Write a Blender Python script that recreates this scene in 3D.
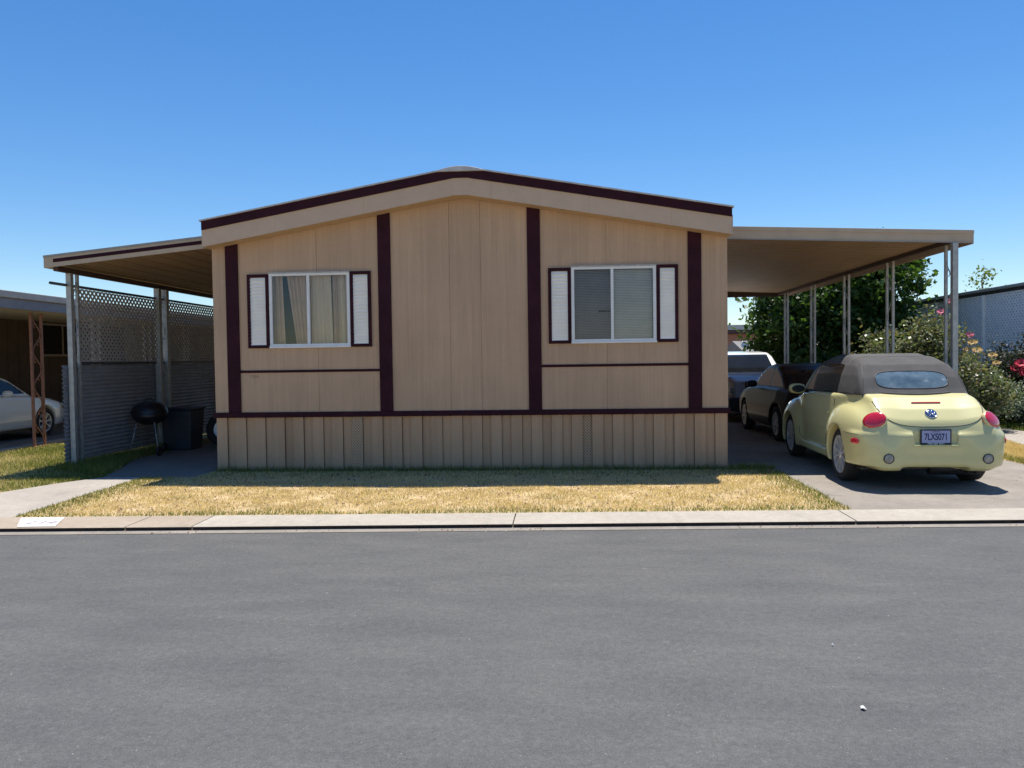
import bpy, bmesh, math, random
import numpy as np
from mathutils import Vector, Matrix
from mathutils.bvhtree import BVHTree
R = math.radians
rnd = random.Random(7)
for o in list(bpy.data.objects): bpy.data.objects.remove(o)
SC = bpy.context.scene
COL = SC.collection

# ------------------------------------------------------------------ camera, sky, sun, exposure
def make_camera():
    ya, pi, ro = R(-3.763), R(-1.749), R(0.807)
    F = Vector((math.sin(ya)*math.cos(pi), math.cos(ya)*math.cos(pi), math.sin(pi)))
    r = Vector((math.cos(ya), -math.sin(ya), 0)); U = r.cross(F)
    r2 = r*math.cos(ro) - U*math.sin(ro); U2 = U*math.cos(ro) + r*math.sin(ro)
    cd = bpy.data.cameras.new('camera'); c = bpy.data.objects.new('camera', cd); COL.objects.link(c)
    m = Matrix((r2, U2, -F)).transposed().to_4x4(); m.translation = Vector((1.37, -10.911, 1.549))
    c.matrix_world = m
    cd.sensor_width = 36; cd.sensor_fit = 'HORIZONTAL'; cd.lens = 775.617/1024*36
    cd.clip_start = .05; cd.clip_end = 3000
    SC.camera = c
make_camera()
SUN = Vector((0.11, 0.285, 1)).normalized()
W = bpy.data.worlds.new('World'); SC.world = W; W.use_nodes = True
wn = W.node_tree.nodes; wn.clear()
sky = wn.new('ShaderNodeTexSky'); sky.sky_type = 'NISHITA'; sky.sun_disc = False
sky.sun_elevation = math.asin(SUN.z); sky.sun_rotation = math.atan2(SUN.x, SUN.y)
sky.air_density = 1.0; sky.dust_density = 0.15; sky.ozone_density = 3.2; sky.altitude = 100
bg = wn.new('ShaderNodeBackground'); bg.inputs['Strength'].default_value = 0.106
wo = wn.new('ShaderNodeOutputWorld')
hs = wn.new('ShaderNodeHueSaturation'); hs.inputs['Saturation'].default_value = 1.3; hs.inputs['Hue'].default_value = .504
W.node_tree.links.new(sky.outputs[0], hs.inputs['Color']); W.node_tree.links.new(hs.outputs[0], bg.inputs[0]); W.node_tree.links.new(bg.outputs[0], wo.inputs[0])
sd = bpy.data.lights.new('sun', 'SUN'); sd.energy = 5.0; sd.angle = R(.53); sd.color = (1, .95, .87)
so = bpy.data.objects.new('sun', sd); COL.objects.link(so); so.location = (5, 10, 30)
so.rotation_euler = (-SUN).to_track_quat('-Z', 'Y').to_euler()
SC.view_settings.view_transform = 'Standard'; SC.view_settings.look = 'None'
SC.view_settings.gamma = 1; SC.view_settings.exposure = 0.45

# ------------------------------------------------------------------ material helpers
class N:
    def __init__(s, name):
        s.m = bpy.data.materials.new(name); s.m.use_nodes = True
        s.t = s.m.node_tree; s.t.nodes.clear()
        s.out = s.t.nodes.new('ShaderNodeOutputMaterial')
        s.p = s.t.nodes.new('ShaderNodeBsdfPrincipled'); s.L(s.p.outputs[0], s.out.inputs[0])
        s.tc = s.t.nodes.new('ShaderNodeTexCoord')
    def L(s, a, b): s.t.links.new(a, b)
    def n(s, k, **kw):
        x = s.t.nodes.new('ShaderNode'+k)
        for a, v in kw.items(): setattr(x, a, v)
        return x
    def map(s, scale=(1,1,1), rot=(0,0,0), src='Object'):
        m = s.n('Mapping'); m.inputs['Scale'].default_value = scale; m.inputs['Rotation'].default_value = rot
        s.L(s.tc.outputs[src], m.inputs[0]); return m.outputs[0]
    def noise(s, scale, vec=None, detail=5, rough=.6, dist=0):
        x = s.n('TexNoise'); x.inputs['Scale'].default_value = scale; x.inputs['Detail'].default_value = detail
        x.inputs['Roughness'].default_value = rough; x.inputs['Distortion'].default_value = dist
        s.L(vec if vec else s.tc.outputs['Object'], x.inputs['Vector']); return x.outputs['Fac']
    def ramp(s, fac, stops, interp='LINEAR'):
        r = s.n('ValToRGB'); r.color_ramp.interpolation = interp
        e = r.color_ramp.elements
        while len(e) < len(stops): e.new(.5)
        for i, (p, c) in enumerate(stops):
            e[i].position = p; e[i].color = (*(c if hasattr(c, '__len__') else (c,)*3), 1)
        s.L(fac, r.inputs[0]); return r.outputs[0]
    def mix(s, fac, a, b, mode='MIX'):
        x = s.n('Mix', data_type='RGBA', blend_type=mode)
        for i, v in ((0, fac), (6, a), (7, b)):
            if isinstance(v, bpy.types.NodeSocket): s.L(v, x.inputs[i])
            elif i == 0: x.inputs[0].default_value = v
            else: x.inputs[i].default_value = (*v, 1)
        return x.outputs[2]
    def math(s, op, a, b=0.0):
        x = s.n('Math', operation=op)
        for i, v in ((0, a), (1, b)):
            if isinstance(v, bpy.types.NodeSocket): s.L(v, x.inputs[i])
            else: x.inputs[i].default_value = v
        return x.outputs[0]
    def bump(s, h, strength=.3, dist=.01, prev=None):
        b = s.n('Bump'); b.inputs['Strength'].default_value = strength; b.inputs['Distance'].default_value = dist
        s.L(h, b.inputs['Height'])
        if prev: s.L(prev, b.inputs['Normal'])
        s.L(b.outputs[0], s.p.inputs['Normal']); return b.outputs[0]
    def col(s, c):
        if isinstance(c, bpy.types.NodeSocket): s.L(c, s.p.inputs['Base Color'])
        else: s.p.inputs['Base Color'].default_value = (*c, 1)
    def set(s, **kw):
        for k, v in kw.items(): s.p.inputs[k.replace('_', ' ')].default_value = v
        return s

def simple(name, c, rough=.6, var=.12, scale=6, metal=0, bump=0, bscale=60, spec=.5, stretch=(1,1,1)):
    n = N(name); f = n.noise(scale, n.map(stretch))
    a = tuple(x*(1-var) for x in c); b = tuple(min(1, x*(1+var)) for x in c)
    n.col(n.ramp(f, [(.3, a), (.7, b)])); n.set(Roughness=rough, Metallic=metal)
    n.p.inputs['Specular IOR Level'].default_value = spec
    if bump: n.bump(n.noise(bscale), bump, .004)
    return n.m

M = {}
def asphalt():
    n = N('asphalt')
    big = n.noise(.35, n.map((.5, 1.6, 1)), 4, .55); coarse = n.noise(22, None, 6, .85)
    mid = n.noise(2.2, n.map((.6, 1.5, 1)), 5, .6)
    fine = n.noise(150, None, 3, .8)
    grain = n.noise(55, None, 4, .7)
    c = n.ramp(big, [(.3, (.084, .084, .084)), (.7, (.110, .109, .106))])
    c = n.mix(.55, c, n.ramp(mid, [(.3, (.077, .078, .079)), (.7, (.127, .124, .119))]))
    c = n.mix(.6, c, n.ramp(fine, [(.3, .18), (.5, .5), (.72, .85)]), 'OVERLAY')
    c = n.mix(.38, c, n.ramp(coarse, [(.36, .28), (.5, .5), (.64, .74)]), 'OVERLAY')
    c = n.mix(.35, c, n.ramp(grain, [(.3, .3), (.7, .7)]), 'OVERLAY')
    # pale scuffs and grit rubbed into the surface
    v = n.n('TexVoronoi'); v.inputs['Scale'].default_value = 5.5; v.inputs['Randomness'].default_value = 1
    n.L(n.map((.7, 1, 1), (0, 0, .4)), v.inputs['Vector'])
    spot = n.ramp(v.outputs['Distance'], [(.03, 1), (.09, 0)])
    gate = n.ramp(n.noise(1.3), [(.5, 0), (.62, 1)])
    br = n.ramp(n.noise(40), [(.45, 0), (.6, 1)])
    c = n.mix(n.math('MULTIPLY', n.math('MULTIPLY', spot, gate), n.math('MULTIPLY', br, .6)), c, (.3, .3, .29))
    tiny = n.ramp(n.noise(70, None, 2), [(.7, 0), (.76, 1)])
    c = n.mix(n.math('MULTIPLY', tiny, .7), c, (.42, .41, .38))
    st = n.ramp(n.noise(.9, n.map((.25, 2.5, 1), (0, 0, .04)), 5, .65), [(.56, 0), (.72, 1)])
    c = n.mix(n.math('MULTIPLY', st, .28), c, (.075, .077, .083))
    n.col(c); n.set(Roughness=.88)
    n.p.inputs['Specular IOR Level'].default_value = .25
    b = n.bump(grain, .35, .006); n.bump(fine, .3, .003, b)
    return n.m
def concrete(name, a, b, crack=0, scale=1.0):
    n = N(name)
    c = n.ramp(n.noise(1.1*scale, None, 7, .65), [(.3, a), (.7, b)])
    c = n.mix(.5, c, n.ramp(n.noise(120, None, 3, .8), [(.3, .3), (.7, .7)]), 'OVERLAY')
    c = n.mix(.25, c, n.ramp(n.noise(12, None, 5, .7), [(.3, .25), (.65, .6)]), 'OVERLAY')
    if crack:
        v = n.n('TexVoronoi', feature='DISTANCE_TO_EDGE'); v.inputs['Scale'].default_value = crack
        w = n.n('VectorMath', operation='ADD'); nz = n.n('TexNoise'); nz.inputs['Scale'].default_value = 3
        n.L(n.tc.outputs['Object'], nz.inputs['Vector']); n.L(n.tc.outputs['Object'], w.inputs[0])
        n.L(nz.outputs['Color'], w.inputs[1]); n.L(w.outputs[0], v.inputs['Vector'])
        c = n.mix(n.math('MULTIPLY', n.ramp(n.noise(.8), [(.5, 0), (.6, 1)]), n.ramp(v.outputs['Distance'], [(.0, .8), (.005, 0)])), c, (.07, .06, .05))
    st = n.ramp(n.noise(2.3, n.map((1, .4, 1)), 4), [(.55, 0), (.75, 1)])
    c = n.mix(n.math('MULTIPLY', st, .35), c, tuple(x*.62 for x in a))
    n.col(c); n.set(Roughness=.9); n.p.inputs['Specular IOR Level'].default_value = .2
    n.bump(n.noise(90), .3, .004)
    return n.m
def siding():
    n = N('painted_siding')
    sep = n.n('SeparateXYZ'); n.L(n.tc.outputs['Object'], sep.inputs[0])
    # long vertical wood-grain ribs and slight fading of the paint
    g1 = n.noise(26, n.map((1, 1, .03)), 4, .7)
    g2 = n.noise(5, n.map((1, 1, .05)), 3, .6)
    base = n.ramp(n.noise(.9, None, 6, .65), [(.3, (.45, .305, .195)), (.7, (.52, .355, .23))])
    c = n.mix(.27, base, n.ramp(g1, [(.3, .33), (.7, .62)]), 'OVERLAY')
    c = n.mix(.25, c, n.ramp(g2, [(.3, .38), (.7, .6)]), 'OVERLAY')
    rib = n.math('FRACT', n.math('MULTIPLY', sep.outputs[0], 9.84))
    gr = n.ramp(rib, [(.0, 1), (.04, 1), (.07, 0), (1, 0)])
    c = n.mix(n.math('MULTIPLY', gr, .16), c, (.2, .14, .09))
    # grime streaks
    s = n.ramp(n.noise(9, n.map((1, 1, .12)), 5, .6), [(.6, 0), (.8, 1)])
    c = n.mix(n.math('MULTIPLY', s, .35), c, (.25, .18, .12))
    n.col(c); n.set(Roughness=.62); n.bump(gr, -.5, .004)
    return n.m
def skirt():
    n = N('painted_skirting')
    g = n.noise(16, n.map((1, 1, .04)), 4, .6)
    c = n.ramp(n.noise(1.5, n.map((1.4, 1, .3))), [(.3, (.42, .27, .16)), (.7, (.53, .35, .215))])
    c = n.mix(.3, c, n.ramp(g, [(.3, .36), (.7, .6)]), 'OVERLAY')
    sep = n.n('SeparateXYZ'); n.L(n.tc.outputs['Object'], sep.inputs[0])
    # darker tone along the bottom with a ragged upper limit
    h = n.math('ADD', sep.outputs[2], n.math('MULTIPLY', n.noise(6, n.map((1, 1, .3))), .3))
    d = n.ramp(h, [(.12, 1), (.42, 0)])
    c = n.mix(n.math('MULTIPLY', d, .4), c, (.26, .2, .16))
    n.col(c); n.set(Roughness=.7); return n.m
def vent_mat():
    n = N('perforated_skirting')
    v = n.n('TexVoronoi'); v.inputs['Scale'].default_value = 34; v.inputs['Randomness'].default_value = 0
    n.L(n.map((1, 0, 1), (0, R(45), 0)), v.inputs['Vector'])
    n.col(n.mix(n.ramp(v.outputs['Distance'], [(.24, 1), (.3, 0)]), (.46, .32, .2), (.12, .085, .055)))
    n.set(Roughness=.7); return n.m
def glass(name, tint=(.96, .93, .91), refl=1.0):
    n = N(name); n.t.nodes.remove(n.p)
    tr = n.n('BsdfTransparent'); tr.inputs[0].default_value = (*tint, 1)
    gl = n.n('BsdfGlossy'); gl.inputs['Roughness'].default_value = .03
    fr = n.n('Fresnel'); fr.inputs[0].default_value = 1.5
    wav = n.n('Bump'); wav.inputs['Strength'].default_value = .05; n.L(n.noise(2.5), wav.inputs['Height']); n.L(wav.outputs[0], gl.inputs['Normal'])
    mx = n.n('MixShader'); n.L(n.math('MULTIPLY', fr.outputs[0], refl), mx.inputs[0])
    n.L(tr.outputs[0], mx.inputs[1]); n.L(gl.outputs[0], mx.inputs[2]); n.L(mx.outputs[0], n.out.inputs[0])
    return n.m
def leafmat(name, cols, transl=.3, rough=.5, patch=None):
    n = N(name); g = n.n('NewGeometry')
    k = len(cols)
    c = n.ramp(g.outputs['Random Per Island'], [((i+.5)/k, cc) for i, cc in enumerate(cols)])
    if patch: c = n.mix(n.ramp(n.noise(1.9, None, 5, .7), [(.42, 0), (.62, .75)]), c, patch)
    n.col(c); n.set(Roughness=rough); n.p.inputs['Specular IOR Level'].default_value = .35
    tl = n.n('BsdfTranslucent'); n.L(n.mix(1, c, (1.25, 1.35, .6), 'MULTIPLY'), tl.inputs[0])
    mx = n.n('MixShader'); mx.inputs[0].default_value = transl
    n.L(n.p.outputs[0], mx.inputs[1]); n.L(tl.outputs[0], mx.inputs[2]); n.L(mx.outputs[0], n.out.inputs[0])
    return n.m
def carpaint(name, c, flake=.0, dirt=.08, coat=1.0, spec=.5):
    n = N(name)
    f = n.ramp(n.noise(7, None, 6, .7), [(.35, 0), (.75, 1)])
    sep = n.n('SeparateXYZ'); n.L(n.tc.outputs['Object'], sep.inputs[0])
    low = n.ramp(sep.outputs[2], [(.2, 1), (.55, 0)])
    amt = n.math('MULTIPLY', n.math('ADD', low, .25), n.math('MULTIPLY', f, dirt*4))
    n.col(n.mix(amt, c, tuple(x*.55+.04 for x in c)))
    n.set(Roughness=.42, Metallic=0); n.p.inputs['Specular IOR Level'].default_value = spec; n.p.inputs['Coat Weight'].default_value = coat; n.p.inputs['Coat Roughness'].default_value = .06
    return n.m
def ground_mat(name, cols, scale=3, fine=60):
    n = N(name)
    c = n.ramp(n.noise(scale, None, 6, .7), cols)
    c = n.mix(.7, c, n.ramp(n.noise(fine, None, 4, .8), [(.3, .2), (.7, .75)]), 'OVERLAY')
    n.col(c); n.set(Roughness=.95); n.p.inputs['Specular IOR Level'].default_value = .1
    n.bump(n.noise(fine), .6, .02); return n.m

M['asphalt'] = asphalt()
M['curb'] = concrete('curb_concrete', (.36, .32, .265), (.44, .40, .34))
M['curb_tan'] = concrete('tan_curb_concrete', (.33, .27, .205), (.40, .335, .265))
M['curb_face'] = simple('dark_curb_edge', (.05, .035, .03), .95, .4, 14)  # near-black brown on the front edge of the kerb
M['gutter'] = concrete('gutter_concrete', (.20, .18, .155), (.33, .295, .25))
M['drive'] = concrete('driveway_concrete', (.22, .195, .165), (.315, .28, .24), .35)
M['patio'] = concrete('patio_concrete', (.19, .17, .15), (.25, .225, .195), .5)
M['walk'] = concrete('walk_concrete', (.33, .29, .25), (.42, .38, .33))
M['soil'] = ground_mat('dry_lawn_soil', [(.3, (.36, .26, .14)), (.5, (.52, .39, .22)), (.7, (.62, .49, .3))], 4)
M['turf'] = ground_mat('patchy_turf', [(.35, (.13, .14, .04)), (.5, (.25, .21, .085)), (.65, (.36, .28, .13))], 1.6)
M['green'] = ground_mat('green_turf', [(.3, (.05, .08, .02)), (.7, (.1, .13, .035))], 3)
M['earth'] = ground_mat('dry_earth', [(.3, (.2, .16, .1)), (.7, (.28, .22, .14))], .5, 12)
M['siding'] = siding(); M['skirt'] = skirt(); M['vent'] = vent_mat()
M['fascia'] = simple('fascia_paint', (.53, .395, .285), .6, .06, 4, stretch=(1, 1, 1))
M['soffit'] = simple('soffit_paint', (.5, .34, .19), .6, .08, 5)
M['maroon'] = simple('maroon_trim_paint', (.034, .008, .015), .7, .25, 5, spec=.15)
M['roofing'] = simple('pale_roof_metal', (.5, .48, .46), .5, .15, 8, metal=.3)
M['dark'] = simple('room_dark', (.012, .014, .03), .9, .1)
M['alu'] = simple('mill_aluminium', (.40, .40, .385), .5, .18, 14, metal=.4, bump=.2)
M['whiteframe'] = simple('white_window_frame', (.72, .74, .74), .4, .05)
M['louver'] = simple('white_shutter_plastic', (.9, .87, .79), .5, .05, 5)
M['glass'] = glass('window_glass'); M['curtain'] = simple('curtain_cloth', (.85, .76, .58), .9, .1, 4, stretch=(1, 1, .2))
M['curtain_brown'] = simple('curtain_cloth_brown', (.72, .58, .44), .9, .1, 4)
M['blind'] = simple('blind_vinyl', (.75, .75, .78), .6, .06)
M['blind_light'] = simple('blind_vinyl_light', (.85, .88, .85), .6, .06)
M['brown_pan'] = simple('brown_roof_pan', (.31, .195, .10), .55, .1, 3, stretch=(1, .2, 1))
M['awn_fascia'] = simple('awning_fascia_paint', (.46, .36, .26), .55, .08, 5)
M['awn_dark'] = simple('dark_beam_paint', (.07, .04, .035), .6, .2)
M['awn_grey'] = simple('gutter_metal', (.30, .28, .26), .5, .12, metal=.3)
M['corr'] = simple('corrugated_metal', (.36, .37, .40), .5, .14, 5, metal=.25)
M['lattice'] = simple('weathered_lattice', (.42, .39, .36), .8, .15, 12)
M['rail'] = simple('dark_steel_rail', (.05, .055, .07), .5, .2)
M['rust'] = simple('brown_wrought_iron', (.30, .13, .08), .6, .25, 20)
M['nwall'] = simple('dark_brown_siding', (.10, .07, .055), .7, .15, 4)
M['nfascia'] = simple('grey_awning_fascia', (.33, .28, .26), .6, .1)
M['npan'] = simple('cream_awning_pan', (.55, .48, .4), .6, .08)
M['black'] = simple('black_plastic', (.02, .02, .022), .45, .2)
M['enamel'] = simple('black_enamel', (.012, .012, .014), .38, .2)
M['bin'] = simple('blue_grey_plastic', (.028, .035, .05), .5, .15)
M['chrome'] = simple('chrome', (.7, .7, .7), .15, .04, metal=1)
M['rubber'] = simple('tyre_rubber', (.022, .021, .021), .85, .2, 20, bump=.3)
M['rim'] = simple('silver_wheel', (.62, .61, .59), .4, .08, metal=.35)
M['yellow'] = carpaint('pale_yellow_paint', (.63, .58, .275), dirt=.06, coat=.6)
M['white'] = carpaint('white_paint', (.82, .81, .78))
M['silver'] = carpaint('shaded_white_paint', (.30, .30, .34), dirt=.03)  # white van body greyed, its shade put into the paint colour
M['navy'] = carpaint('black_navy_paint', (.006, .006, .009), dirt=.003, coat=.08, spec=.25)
M['canvas'] = simple('faded_black_canvas', (.078, .074, .072), .9, .18, 5, bump=.6, bscale=300)
M['carglass'] = simple('tinted_car_glass', (.010, .012, .015), .06, .3, 3, spec=.3)
M['backglass'] = None
def backglass():
    n = N('painted_sky_rear_window'); f = n.noise(6, None, 6, .7)
    n.col(n.ramp(f, [(.35, (.07, .11, .14)), (.6, (.13, .18, .21)), (.72, (.4, .45, .46))])); n.set(Roughness=.12)  # bluish tone and pale blotches paint a sky reflection into the window
    n.p.inputs['Coat Weight'].default_value = 1; return n.m
M['backglass'] = backglass()
def lampred():
    n = N('red_lamp_plastic'); n.col(n.ramp(n.noise(3), [(.3, (.55, .012, .03)), (.7, (.65, .02, .045))])); n.set(Roughness=.12)
    n.p.inputs['Coat Weight'].default_value = 1; n.p.inputs['Subsurface Weight'].default_value = .15
    n.p.inputs['Subsurface Radius'].default_value = (.05, .01, .01); return n.m
M['lamp'] = lampred()
M['darklamp'] = simple('dark_red_lamp', (.12, .01, .012), .15, .2)
M['foglamp'] = simple('clear_lamp_plastic', (.30, .29, .25), .2, .3, 30)
M['plateblue'] = simple('number_plate_paint', (.34, .37, .56), .5, .06)
M['ink'] = simple('navy_ink', (.02, .025, .10), .5, .1)
M['pale'] = simple('pale_ink', (.6, .6, .55), .5, .1)
M['badge'] = simple('blue_badge_enamel', (.03, .07, .25), .2, .1)
M['bark'] = simple('rough_bark', (.12, .085, .06), .9, .3, 18, bump=.8, bscale=30)
M['leaf_big'] = leafmat('broad_green_leaf', [(.03, .065, .012), (.055, .11, .02), (.10, .17, .035), (.04, .08, .02)], .4)
M['leaf_rose'] = leafmat('rose_leaf', [(.11, .14, .06), (.18, .21, .1), (.28, .3, .18), (.2, .16, .1)], .3, .35)
M['leaf_grey'] = leafmat('grey_green_leaf', [(.14, .18, .12), (.22, .26, .18), (.3, .34, .26)], .2)
M['leaf_dark'] = leafmat('dark_shrub_leaf', [(.02, .03, .015), (.035, .045, .02), (.05, .04, .03)], .2)
M['leaf_lime'] = leafmat('lime_leaf', [(.12, .17, .03), (.2, .24, .05)], .35)
M['petal_red'] = simple('red_petals', (.55, .03, .07), .6, .25, 20)
M['petal_yel'] = simple('yellow_petals', (.6, .42, .16), .6, .25, 20)
M['petal_pink'] = simple('pink_petals', (.6, .16, .22), .6, .25, 20)
M['straw'] = leafmat('straw_blade', [(.76, .58, .31), (.84, .67, .39), (.60, .44, .23), (.9, .77, .5), (.50, .38, .2)], .3, .8, (.56, .42, .22))
M['blade'] = leafmat('green_blade', [(.12, .16, .03), (.2, .22, .05), (.3, .28, .09), (.09, .13, .025)], .35, .8)
M['whitepaint'] = None
def wornwhite():
    n = N('worn_white_paint'); c = n.ramp(n.noise(14, None, 6, .7), [(.2, (.5, .46, .4)), (.36, (.8, .79, .76))])
    n.col(c); n.set(Roughness=.7); return n.m
M['whitepaint'] = wornwhite()
M['fadedink'] = simple('faded_grey_paint', (.42, .40, .44), .8, .35, 40)
M['ghost'] = simple('ghost_numeral_paint', (.30, .21, .135), .7, .2, 40)
M['wlattice'] = simple('white_lattice_paint', (.92, .9, .88), .6, .08)
M['wback'] = simple('screen_shade_cloth', (.42, .43, .47), .8, .1)
M['brick'] = simple('terracotta_wall', (.42, .2, .14), .8, .15)
M['tanwall'] = simple('tan_far_wall', (.42, .33, .25), .8, .1)
M['greyroof'] = simple('grey_shingle', (.2, .19, .18), .9, .2, 8)
M['paper'] = simple('white_paper', (.8, .8, .78), .7, .1)
M['leafdry'] = simple('dry_leaf', (.12, .06, .03), .8, .3)

# ------------------------------------------------------------------ object helpers
def worigin(o):
    v = Vector((0, 0, 0))
    while o is not None: v += o.location; o = o.parent
    return v
def tag(o, label=None, cat=None, group=None, kind=None):
    if label: o['label'] = label
    if cat: o['category'] = cat
    if group: o['group'] = group
    if kind: o['kind'] = kind
    return o
def empty(name, loc, label, cat, group=None):
    o = bpy.data.objects.new(name, None); COL.objects.link(o); o.location = loc
    o.empty_display_size = .2; return tag(o, label, cat, group)
def mesh_np(name, V, Fq, mat, parent=None, origin=None, smooth=False):
    """V (n,3) world coordinates, Fq (m,k) index array of k-gons"""
    V = np.asarray(V, dtype=np.float64).copy(); Fq = np.asarray(Fq)
    org = worigin(parent) if parent else Vector(origin or (0, 0, 0))
    V -= np.array(org)
    me = bpy.data.meshes.new(name); k = Fq.shape[1]; m = len(Fq)
    me.vertices.add(len(V)); me.vertices.foreach_set('co', V.astype(np.float32).ravel())
    me.loops.add(m*k); me.loops.foreach_set('vertex_index', Fq.astype(np.int32).ravel())
    me.polygons.add(m); me.polygons.foreach_set('loop_start', np.arange(0, m*k, k, dtype=np.int32))
    me.polygons.foreach_set('loop_total', np.full(m, k, dtype=np.int32))
    me.update(calc_edges=True); me.validate()
    me.materials.append(mat)
    if smooth: me.polygons.foreach_set('use_smooth', np.ones(len(me.polygons), dtype=bool))
    o = bpy.data.objects.new(name, me); COL.objects.link(o)
    if parent: o.parent = parent
    else: o.location = org
    return o
class MB:
    def __init__(s): s.v = []; s.f = []
    def add(s, vs, fs):
        b = len(s.v); s.v += [tuple(v) for v in vs]; s.f += [tuple(b+i for i in f) for f in fs]; return s
    def box(s, x0, x1, y0, y1, z0, z1, mat=None):
        vs = [(x, y, z) for x in (x0, x1) for y in (y0, y1) for z in (z0, z1)]
        if mat: vs = [mat @ Vector(v) for v in vs]
        return s.add(vs, [(0, 1, 3, 2), (4, 6, 7, 5), (0, 4, 5, 1), (2, 3, 7, 6), (0, 2, 6, 4), (1, 5, 7, 3)])
    def prism(s, poly, y0, y1, axis='y'):
        """polygon in (a,b) extruded along an axis: y -> (a,y,b), x -> (x,a,b), z -> (a,b,z)"""
        n = len(poly)
        mk = {'y': lambda a, b, t: (a, t, b), 'x': lambda a, b, t: (t, a, b), 'z': lambda a, b, t: (a, b, t)}[axis]
        vs = [mk(a, b, y0) for a, b in poly] + [mk(a, b, y1) for a, b in poly]
        fs = [tuple(range(n)), tuple(range(2*n-1, n-1, -1))] + [(i, n+i, n+(i+1) % n, (i+1) % n) for i in range(n)]
        return s.add(vs, fs)
    def tube(s, path, r, seg=8, cap=True, rs=None):
        P = [Vector(p) for p in path]; n = len(P); rings = []; prev = None
        for i, p in enumerate(P):
            t = (P[min(i+1, n-1)] - P[max(i-1, 0)]).normalized()
            if prev is None: a = t.orthogonal().normalized()
            else: a = (prev - t*prev.dot(t)).normalized()
            prev = a; b = t.cross(a); rr = rs[i] if rs else r
            rings.append([p + (a*math.cos(2*math.pi*k/seg) + b*math.sin(2*math.pi*k/seg))*rr for k in range(seg)])
        vs = [v for rg in rings for v in rg]; fs = []
        for i in range(n-1):
            for k in range(seg): fs.append((i*seg+k, i*seg+(k+1) % seg, (i+1)*seg+(k+1) % seg, (i+1)*seg+k))
        if cap: fs += [tuple(range(seg-1, -1, -1)), tuple(range((n-1)*seg, n*seg))]
        return s.add(vs, fs)
    def lathe(s, prof, seg=32, mat=None, close=False):
        """profile of (r, h) round local z, then mat"""
        vs = []; n = len(prof)
        for k in range(seg):
            a = 2*math.pi*k/seg
            for r, h in prof: vs.append(Vector((r*math.cos(a), r*math.sin(a), h)))
        if mat: vs = [mat @ v for v in vs]
        fs = []
        for k in range(seg):
            for i in range(n if close else n-1):
                j = (i+1) % n; k2 = (k+1) % seg
                fs.append((k*n+i, k2*n+i, k2*n+j, k*n+j))
        return s.add(vs, fs)
    def build(s, name, mat, parent=None, origin=None, smooth=False, bevel=0, auto=False):
        org = worigin(parent) if parent else Vector(origin or (0, 0, 0))
        me = bpy.data.meshes.new(name)
        me.from_pydata([Vector(v)-org for v in s.v], [], s.f); me.validate()
        bm = bmesh.new(); bm.from_mesh(me)
        bmesh.ops.recalc_face_normals(bm, faces=bm.faces); bm.to_mesh(me); bm.free()
        me.materials.append(mat)
        if smooth: me.polygons.foreach_set('use_smooth', np.ones(len(me.polygons), dtype=bool))
        o = bpy.data.objects.new(name, me); COL.objects.link(o)
        if parent: o.parent = parent
        else: o.location = org
        if bevel:
            b = o.modifiers.new('bevel', 'BEVEL'); b.width = bevel; b.segments = 2; b.limit_method = 'ANGLE'
        if auto:
            e = o.modifiers.new('split', 'EDGE_SPLIT'); e.split_angle = R(35)
        return o
def text_mesh(name, txt, size, mat, M4, parent, depth=.001, bold=0, sx=1):
    cu = bpy.data.curves.new(name, 'FONT'); cu.body = txt; cu.size = size; cu.extrude = depth
    cu.align_x = 'CENTER'; cu.align_y = 'CENTER'; cu.offset = bold
    t = bpy.data.objects.new('tmp', cu); COL.objects.link(t)
    bpy.context.view_layer.update()
    me = bpy.data.meshes.new_from_object(t.evaluated_get(bpy.context.evaluated_depsgraph_get()))
    bpy.data.objects.remove(t)
    me.transform(Matrix.Diagonal((sx, 1, 1, 1))); me.transform(M4); me.transform(Matrix.Translation(-worigin(parent)))
    me.name = name; me.materials.clear(); me.materials.append(mat)
    o = bpy.data.objects.new(name, me); COL.objects.link(o); o.parent = parent
    return o
def copy_tree(o, parent=None):
    c = o.copy(); COL.objects.link(c)
    if parent: c.parent = parent
    for ch in list(o.children): copy_tree(ch, c)
    return c

# ------------------------------------------------------------------ the ground
SL = .04                                    # the street runs slightly askew to the house
def cb(x): return -3.16 + SL*x              # back of the kerb
def cf(x): return -3.65 + SL*x              # face of the kerb
def sheet(name, poly, z, mat, kind='structure'):
    mb = MB(); mb.add([(x, y, z) for x, y in poly], [tuple(range(len(poly)))])
    return tag(mb.build(name, mat, origin=(poly[0][0], poly[0][1], z)), kind=kind)
sheet('ground', [(-400, cf(-400)+.3), (400, cf(400)+.3), (400, 600), (-400, 600)], -.032, M['earth'])
sheet('far_verge', [(-400, -60), (400, -60), (400, -12.5), (-400, -12.5)], -.02, M['soil'])  # unseen ground across the street, added for light bounced onto the house
sheet('road', [(-400, -12.6), (400, -12.6), (400, cf(400)-.09), (-400, cf(-400)-.09)], -.045, M['asphalt'])
mb = MB()
for x0 in np.arange(-60, 60, 3.0):
    x1 = x0+2.995
    vs = [(x0, cf(x0)+.02, -.036), (x1, cf(x1)+.02, -.036), (x1, cf(x1)-.115, -.041), (x0, cf(x0)-.115, -.041)]
    mb.add(vs, [(0, 1, 2, 3)])
tag(mb.build('gutter', M['gutter'], origin=(0, -3.8, -.04)), kind='structure')
joints = [-60, -40, -20, -9, -5.35, -2.85, -2.2, .88, 4.1, 7.2, 10.3, 13.4, 30, 60]
mb = MB(); mt = MB(); fa = MB()
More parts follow.
